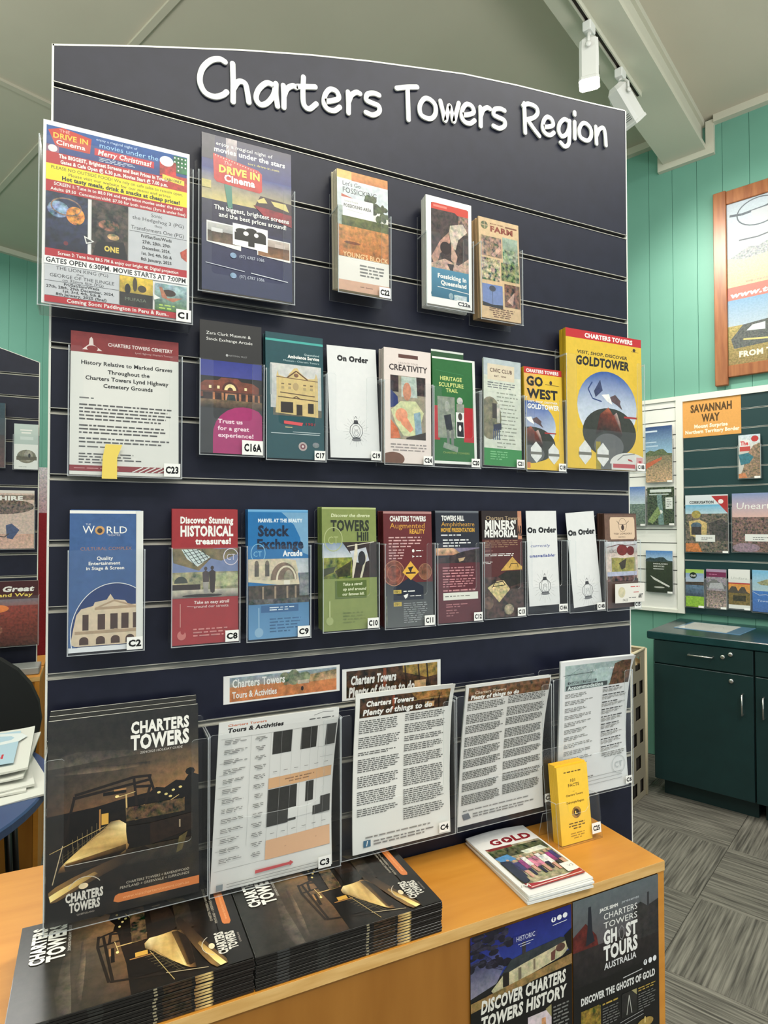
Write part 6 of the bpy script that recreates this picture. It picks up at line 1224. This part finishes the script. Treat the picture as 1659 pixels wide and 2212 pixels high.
# ================= THINGS FURTHER BACK =================
def WM(u,v,z=0): return Matrix(((-E2.x,E1.x,0,0),(-E2.y,E1.y,0,0),(0,0,1,0),(0,0,0,1))) if False else Matrix(((-E2.x,E1.x,0,E1.x*u+E2.x*v),(-E2.y,E1.y,0,E1.y*u+E2.y*v),(0,0,1,z),(0,0,0,1)))
gi=mat('white_insert',(214,214,206),0.4); gd=mat('insert_shade',(120,124,120),0.5)  # second tone stands in for shade deep in the inserts
slat_board(WM(3.772,.145),1.35,[(0,2.262),(1.35,2.262)],'dark green slatwall panel on the teal wall under the Savannah Way sign',11,.94,slat_m=GREENP,alu=gi,alud=gd,edge=False,pitch=.1135,gz=2.177,gh=.007,name='wall_slat_panel')
slat_board(WM(3.772,.500),.315,[(0,2.275),(.315,2.275)],'narrow white slatwall panel on the teal wall left of the green one',14,.955,slat_m=WHITEP,alu=mat('grey_insert',(176,178,174),0.4),alud=gd,edge=False,pitch=.086,gz=2.233,gh=.006,name='wall_slat_panel')
e=empty('panel_frame',WM(3.772,.52),'white painted frame around the two slatwall panels on the wall','frame')
for (x0,x1,z0,z1) in ((0.0,.020,.935,2.30),(.335,.347,.935,2.30),(.347,.375,.935,2.30),(1.725,1.75,.935,2.30)): MB().box(x0,x1,-.012,.02,z0,z1).build('frame_post',WHITE,e)
[MB().box(*b_).build('frame_rail',WHITE,e) for b_ in ((.020,.335,-.010,.02,2.275,2.30),(.375,1.725,-.010,.02,2.262,2.30),(.020,.335,-.010,.02,.935,.955))]
# orange sign
A=Art(.322,.232); A.rect(0,0,1,1,(226,160,80),.04); A.text('SAVANNAH',.14,.33,.19,(92,70,44),u1=.86,b=2); A.text('WAY',.34,.60,.19,(92,70,44),u1=.64,b=2); A.text('Mount Surprise',.20,.76,.09,(250,238,214),u1=.78,b=2); A.text('Northern Territory Border',.04,.90,.09,(250,238,214),u1=.97,b=2)
brochure('paper_sign','sign','orange Savannah Way sign at the top of the green slatwall panel',.322,.232,.0006,WM(3.770,.145-.161,2.032),A,(226,160,80),m=MATTE)
def wb(v0,v1,z0,z1,kind,lab,d=.022,u=3.772,hold=True,w2=None,tagl=True):
    w_=abs(v1-v0); h_=z1-z0; vc=(v0+v1)/2
    brochure('brochure','brochure',lab,w_,h_,.010,WM(u-d-.0045,vc,z0+.004),art_bg(kind)(w_,h_),(200,196,190),(214,212,206),m=GLOSSY if False else None)
    if hold:
        inv_holder(-w_/2-.004,w_/2+.004,0,h_*.78,d+.010,None,'clear holder of the '+lab.split(' on the')[0].split(' in the')[0],h_*.8,mw=WM(u,vc,z0-.001),group='clear holders on the far wall')
        if tagl:
            tag_=MB().box(-.015,.015,-.0003,0,-.006,.006)
            # small blank number tags are part of the brochure holder
            hh=[o for o in C.objects if o.name.startswith('brochure_holder')][-1]
            tag_.build('number_tag',mat('tag_paper',(238,238,234),0.6),hh,loc=(w_/2-.015,-(d+.0105),.008))
wb(.366,.204,1.758,2.116,'coast','blue sky coastal walk brochure on the white panel')
wb(.490,.372,1.482,1.734,'sea','pale sea brochure at the left of the white panel')
wb(.358,.195,1.485,1.726,'forest','dark green rainforest brochure on the white panel')
wb(.371,.209,1.055,1.319,'river','dark green Highlands brochure on the white panel')
wb(-.166,-.277,1.759,2.013,'reef','red and blue reef brochure on the green panel')
wb(.130,-.106,1.319,1.667,'cov','large outback rock brochure with a red corner on the green panel')
wb(-.128,-.364,1.326,1.670,'unearth','large Unearth brochure with pink sky on the green panel')
wb(.133,.030,.981,1.210,'green','lime green and blue brochure in the lowest row of the green panel')
wb(.016,-.092,.983,1.216,'purple','purple topped brochure in the lowest row of the green panel')
wb(-.104,-.216,.989,1.221,'sunset','white topped sunset brochure in the lowest row of the green panel')
wb(-.228,-.340,.982,1.222,'bluecoast','light blue coast brochure at the right of the lowest row')
# framed poster
e=empty('picture_frame',WM(3.780,-.042),'varnished pine frame with a faded rodeo poster on the teal wall','picture')
fw=.95; z0,z1=2.33,3.51
MB().bbox(0,.070,-.022,.014,z0,z1,.003).build('frame_stile',PINE,e); MB().bbox(fw-.07,fw,-.022,.014,z0,z1,.003).build('frame_stile',PINE,e)
MB().bbox(.070,fw-.07,-.016,.014,z1-.085,z1-.005,.003).build('frame_rail',PINE,e); MB().bbox(.070,fw-.07,-.016,.014,z0+.045,z0+.115,.003).build('frame_rail',PINE,e)
pw,ph=fw-.14,(z1-.085)-(z0+.115)
A=Art(pw,ph); A.grad(0,0,1,.36,(176,188,200),(188,196,192),.06); A.grad(0,.34,1,.52,(182,184,166),(190,180,146),.15); A.rect(0,.52,1,.60,(190,120,110),.05); A.grad(0,.60,1,.78,(124,160,190),(170,184,194),.1); A.grad(0,.76,1,1,(170,154,96),(140,122,80),.4)
A.ring(.21,.09,.145,.085,.007,(104,110,118)); A.path([(.02,.075),(.10,.085),(.17,.08),(.25,.075),(.34,.05),(.42,.03)],.014,(104,110,118)); A.poly([(.16,.08),(.27,.075),(.29,.16),(.18,.165)],(184,188,194)); A.path([(.08,.24),(.20,.245),(.36,.225),(.5,.22)],.008,(110,114,120)); A.poly([(.02,.34),(.14,.29),(.20,.30),(.30,.27),(.36,.31),(.46,.30),(.46,.34),(.10,.36)],(160,164,166),.4); A.para(.12,.49,.80,.515,1,(190,160,140),rag=0); A.text('www.tex',.02,.585,.030,(240,226,220),u1=.34,b=2,sl=.2)
A.poly([(.02,.84),(.10,.76),(.36,.74),(.5,.78),(.5,.88),(.04,.90)],(96,100,98),.4); A.poly([(.12,.80),(.16,.77),(.24,.765),(.24,.81)],(196,204,206)); A.poly([(.28,.765),(.40,.755),(.42,.80),(.28,.81)],(190,198,200)); A.path([(.10,.85),(.26,.865),(.46,.80)],.010,(206,190,120)); A.text('FROM THE O',.07,.955,.032,(236,228,200),u1=.42,b=2)
MB().box(.062,fw-.062,-.002,.004,z0+.105,z1-.075).build('backing_board',mat('poster_backing',(206,204,196),.6),e)
A.build(e,'poster_print',MATTE,0,T(.07,-.0026,z0+.115))
# cabinet run: each unit a thing, the worktop another
def cab(v0,w_,label,grp,handle_x,first=False):
    e=empty('cabinet',WM(3.20,v0),label,'cabinet',grp)
    MB().box(0,w_,0,.56,.10,.858).build('carcass',GREEN,e); MB().box(0.03,w_,.06,.55,0,.10).build('kick_board',mat('kick_green',(12,38,38),.5),e)
    d=MB().bbox(.003,w_-.003,-.018,-.0005,.10,.727,.002).build('door',GREEN,e)
    r=MB().bbox(.003,w_-.003,-.018,-.0005,.733,.855,.002).build('drawer',GREEN,e)
    def bar(p,a,b): MB().tube([a,(a[0],-.045,a[2]),(b[0],-.045,b[2]),b],.0045,8).build('handle',CHROME,p)
    bar(d,(handle_x,-.018,.530),(handle_x,-.018,.632)); bar(r,(w_*.38,-.018,.800),(w_*.62,-.018,.800))
    def lock(p,x,z): MB().lathe([(.0115,0),(.0115,.006),(.009,.009),(.004,.0095)],16,X=T(x,-.018,z)@RX(math.pi/2)).build('lock_barrel',CHROME,p)
    if first: lock(d,.383,.690); lock(r,.345,.807); lock(r,.381,.825)
    return e
cab(.150,.484,'first dark green cabinet beside the basket with two locks on its drawer','dark green cabinets along the wall',.434,True)
cab(-.336,.48,'second dark green cabinet along the wall, cut by the right edge','dark green cabinets along the wall',.040)
cab(-.818,.48,'third dark green cabinet along the wall','dark green cabinets along the wall',.434)
tag(MB().bbox(0,1.52,-.022,.585,.8585,.900,.004).build('worktop',noisy('worktop_green',(18,52,54),(24,60,62),20,rough=.25),None,mw=WM(3.20,.183)),'dark green worktop running over the cabinets','worktop')
e=empty('plastic_sleeve',WM(3.38,.10,.9005)@RZ(math.radians(-4)),'blue edged clear sleeve holding a white sheet on the worktop','sleeve')
MB().box(0,.34,0,.30,0,.0015).build('sleeve_back',mat('sleeve_blue',(96,140,176),.3),e); MB().box(.02,.27,.015,.28,.0016,.003).build('inserted_sheet',PAPER,e)
MB().box(.0,.34,-.0,.30,.0032,.0038).build('sleeve_front',ACR,e)
A=Art(.25,.26); A.path([(.2,.3),(.35,.2),(.5,.35),(.7,.25),(.8,.5)],.002,(170,176,170)); A.path([(.5,.3),(.6,.5),(.55,.7)],.002,(170,176,170)); A.build(e,'sheet_drawing',MATTE,0,T(.02,.015,.0031)@RX(-math.pi/2))
# slotted basket with cloth
e=empty('storage_basket',ROOM@T(2.93,.19,.002),'tall beige slotted plastic basket between the board and the green cabinet','basket')
bw,bd_,bh=.24,.34,.80
def slots(W,name,Mx):
    mb=MB(); rows=6; 
    for r in range(rows+1):
        z=r*bh/rows; mb.box(0,W,0,.004,z-(0 if r==0 else .030),z+(.030 if r<rows else 0))
    for r in range(rows):
        z0=r*bh/rows+.030; z1=(r+1)*bh/rows-.030; n=2; off=.5 if r%2 else 0
        for k in range(n+1):
            x=(k+off)*W/n
            if x>W-.01: x=W-.022
            mb.box(max(0,x-.012),min(W,x+.026),0,.004,z0,z1)
    mb.build(name,PLASTIC,e,mw=Mx)
slots(bw,'side_wall',T(0,0,0)); slots(bd_,'end_wall',T(0,bd_,0)@RZ(-math.pi/2)); slots(bw,'side_wall',T(0,bd_-.004,0)); slots(bd_,'end_wall',T(bw-.004,bd_,0)@RZ(-math.pi/2))
MB().box(.004,bw-.004,.004,bd_-.004,0,.004).build('floor_panel',PLASTIC,e)
for x,y in ((0,0),(bw,0),(0,bd_),(bw,bd_)): MB().tube([(x,y,0),(x,y,bh+.003)],.011,8).build('corner_post',mat('cream_plastic',(214,202,170),.45),e)
rm_=MB(); rm_.tube([(0,0,bh),(bw,0,bh),(bw,bd_,bh),(0,bd_,bh),(0,0,bh)],.008,8); rm_.build('rim',mat('cream_plastic',(214,202,170),.45),e)
mb=MB(); n=14; R=random.Random(3); vs=[];fs=[]
for j in range(n+1):
    for i in range(n+1):
        x=.016+(bw-.032)*i/n; y=.016+(bd_-.032)*j/n; q=math.sin(math.pi*i/n)*math.sin(math.pi*j/n)
        vs.append((x,y,.70+.17*q**.5+.016*math.sin(9*x*10+3*j*.5)+.008*R.random()))
for j in range(n):
    for i in range(n): q=j*(n+1)+i; fs.append((q,q+1,q+n+2,q+n+1))
b0=len(vs); vs+=[(.016,.016,.5),(bw-.016,.016,.5),(bw-.016,bd_-.016,.5),(.016,bd_-.016,.5)]
fs+=[(b0,b0+3,b0+2,b0+1),(b0,b0+1,n),(b0,)+tuple(range(n,-1,-1))] if False else []
mb.add(vs[:b0],fs,0,True); mb.box(.014,bw-.014,.014,bd_-.014,.012,.72,1); tag(mb.build('folded_cloth',[noisy('tan_cloth',(206,184,140),(190,150,96),14,rough=.9),mat('basket_shade',(38,32,24),.9)],None,mw=ROOM@T(2.93,.19,.002)),'crumpled tan cloth heaped in the beige slotted basket','cloth')  # dark block below the cloth stands in for shade inside the basket
tag(MB().lathe([(.09,0),(.12,.02),(.13,.12),(.11,.2),(.06,.22)],20).build('waste_bin',mat('grey_bin',(120,112,98),.6),None,mw=ROOM@T(3.06,.70,.001)),'small rounded grey bin on the floor behind the basket','bin')

# ---------- the second display unit, seen past the left edge ----------
LX=-1.359
top2=[(1.187-x,z) for x,z in reversed(TOPC)]
slat_board(T(LX,2.1,0),1.187,top2,'smaller looking second navy slatwall board far left behind the table',13,.002)
b2=bench_unit(T(LX,2.1,0),-.3,1.215,'honey coloured bench of the second display unit at the far left')
def lb(x0,x1,z0,z1,kind,lab,d=.03):
    w_=x1-x0; h_=z1-z0; xc=(x0+x1)/2
    brochure('brochure','brochure',lab,w_,h_,.010,T(xc,2.1-d,z0+.003),art_bg(kind)(w_,h_),(206,204,196),(214,212,206))
    inv_holder(-w_/2-.004,w_/2+.004,0,h_*.78,d+.006,None,'clear holder of the '+lab.split(' on the')[0],h_*.85,mw=T(xc,2.1,z0-.001),group='clear holders on the second board')
lb(-.265,-.173,1.735,1.934,'whitecar','pale green and white brochure with a car photo on the second board')
lb(-.420,-.300,1.740,2.020,'darkblue','dark brochure cut by the left edge on the second board')
lb(-.400,-.185,1.385,1.640,'shire','sandy coloured shire booklet on the second board')
lb(-.385,-.165,.965,1.245,'great','dark red Great Inland Way booklet on the second board',.05)
tag(MB().bbox(-.42,-.15,1.93,2.06,.8605,.890,.003).build('book_pile',mat('silver_cover',(150,152,150),.3),None),'silver grey book lying on the far left bench','book')
# tall banner behind it
e=empty('pull_up_banner',T(-.10,3.3,0),'tall red and white pull-up banner behind the second board','banner')
MB().box(-.35,.35,0,.004,.08,1.85).build('banner_sheet',PAPER,e); A=Art(.70,1.77); A.grad(0,0,1,.16,(206,200,206),(190,150,160),.4); A.rect(0,.16,1,1,(146,24,34),.15); A.text('WELCOME',.2,.3,.03,(146,24,34)) if False else None; A.build(e,'banner_print',PRINT,0,T(-.35,-.001,.08)); MB().bbox(-.38,.38,-.08,.08,.001,.08,.01).build('banner_base',ALU,e)
# round blue table with newspapers, chair behind
e=empty('round_table',T(-.66,1.10,0),'round blue topped table cut by the left edge','table')
MB().lathe([(.590,.690),(.605,.695),(.605,.715),(.600,.720)],64,smooth=False).build('table_top',noisy('blue_table_laminate',(58,78,122),(66,88,132),3,rough=.35),e)
MB().lathe([(.36,.004),(.38,.03),(.38,.689)],48).build('drum_base',mat('navy_drum',(16,18,30),.6),e)
def paper_pile():
    R=random.Random(4); z=.7205; labs=['bottom newspaper of the pile on the blue table','second newspaper from the bottom on the blue table','middle newspaper of the pile on the blue table','newspaper just under the top one on the blue table','top newspaper with red and blue print on the blue table']
    for k in range(5):
        w_,d_=.34,.42; h_=.004+.0008*k; a=[14,4,8,-2,2][k]; mb=MB(); n=10; vs=[];fs=[]
        for s in (0,1):
            for j in range(n+1):
                for i in range(n+1):
                    x=-w_*i/n; y=d_*(j/n-.5); f=1-.35*(i/n); vs.append((x,y,(h_*f if s else 0)+(.0015*math.sin(i*1.1+k) if s else 0)+0.010*(1-i/n)**3*(k>2)*(1 if s else 1)))
        q0=(n+1)*(n+1)
        for j in range(n):
            for i in range(n): q=j*(n+1)+i; fs+=[(q,q+1,q+n+2,q+n+1),(q0+q,q0+q+n+1,q0+q+n+2,q0+q+1)]
        for i in range(n): fs+=[(i,q0+i,q0+i+1,i+1),(n*(n+1)+i,n*(n+1)+i+1,q0+n*(n+1)+i+1,q0+n*(n+1)+i)]
        for j in range(n): q=j*(n+1); fs+=[(q,q+n+1,q0+q+n+1,q0+q),(q+n,q0+q+n,q0+q+2*n+1,q+2*n+1)]
        mb.add(vs,fs,0,False); Mx=T([-.085,-.125,-.12,-.115,-.12][k],[1.17,1.20,1.22,1.25,1.27][k],z)@RZ(math.radians(a)); o=mb.build('newspaper',PAPER,None,mw=Mx); tag(o,labs[k],'newspaper','newspapers on the blue table'); z+=h_+.0015+(.010 if k>2 else 0)
        if k==4:
            A=Art(.30,.36); A.rect(.55,.05,.90,.95,(176,206,224)); A.text('D',.50,.40,.30,(226,232,234),b=2,xs=1.2); A.text('Travel',.50,.80,.10,(200,70,80),u1=.80,b=2); A.build(o,'printed_page',MATTE,0,Matrix(((1,0,0,-.31),(0,0,1,-.18),(0,-1,0,h_+.012),(0,0,0,1))))
paper_pile()
e=empty('chair',T(-.42,1.79,0),'black chair with a rounded back behind the blue table','chair')
P=[(.29*math.cos(math.radians(k*15)), .70+.30*math.sin(math.radians(k*15))) for k in range(0,13)]+[(-.26,.52),(.26,.52)]
MB().prism(P,0,.055).build('backrest',BLACK,e); MB().bbox(-.22,.22,-.24,-.02,.42,.49,.02).build('seat',BLACK,e)
for x in (-.2,.2):
    for y in (-.22,-.05): MB().tube([(x,y,.42),(x*1.1,y,.0015)],.012,8).build('leg',mat('black_tube',(18,18,18),.4),e)
for x in (-.2,.2): MB().tube([(x,-.03,.46),(x,.03,.55)],.012,8).build('back_bracket',mat('black_tube',(18,18,18),.4),e)
bpy.data.objects.remove(_fo)
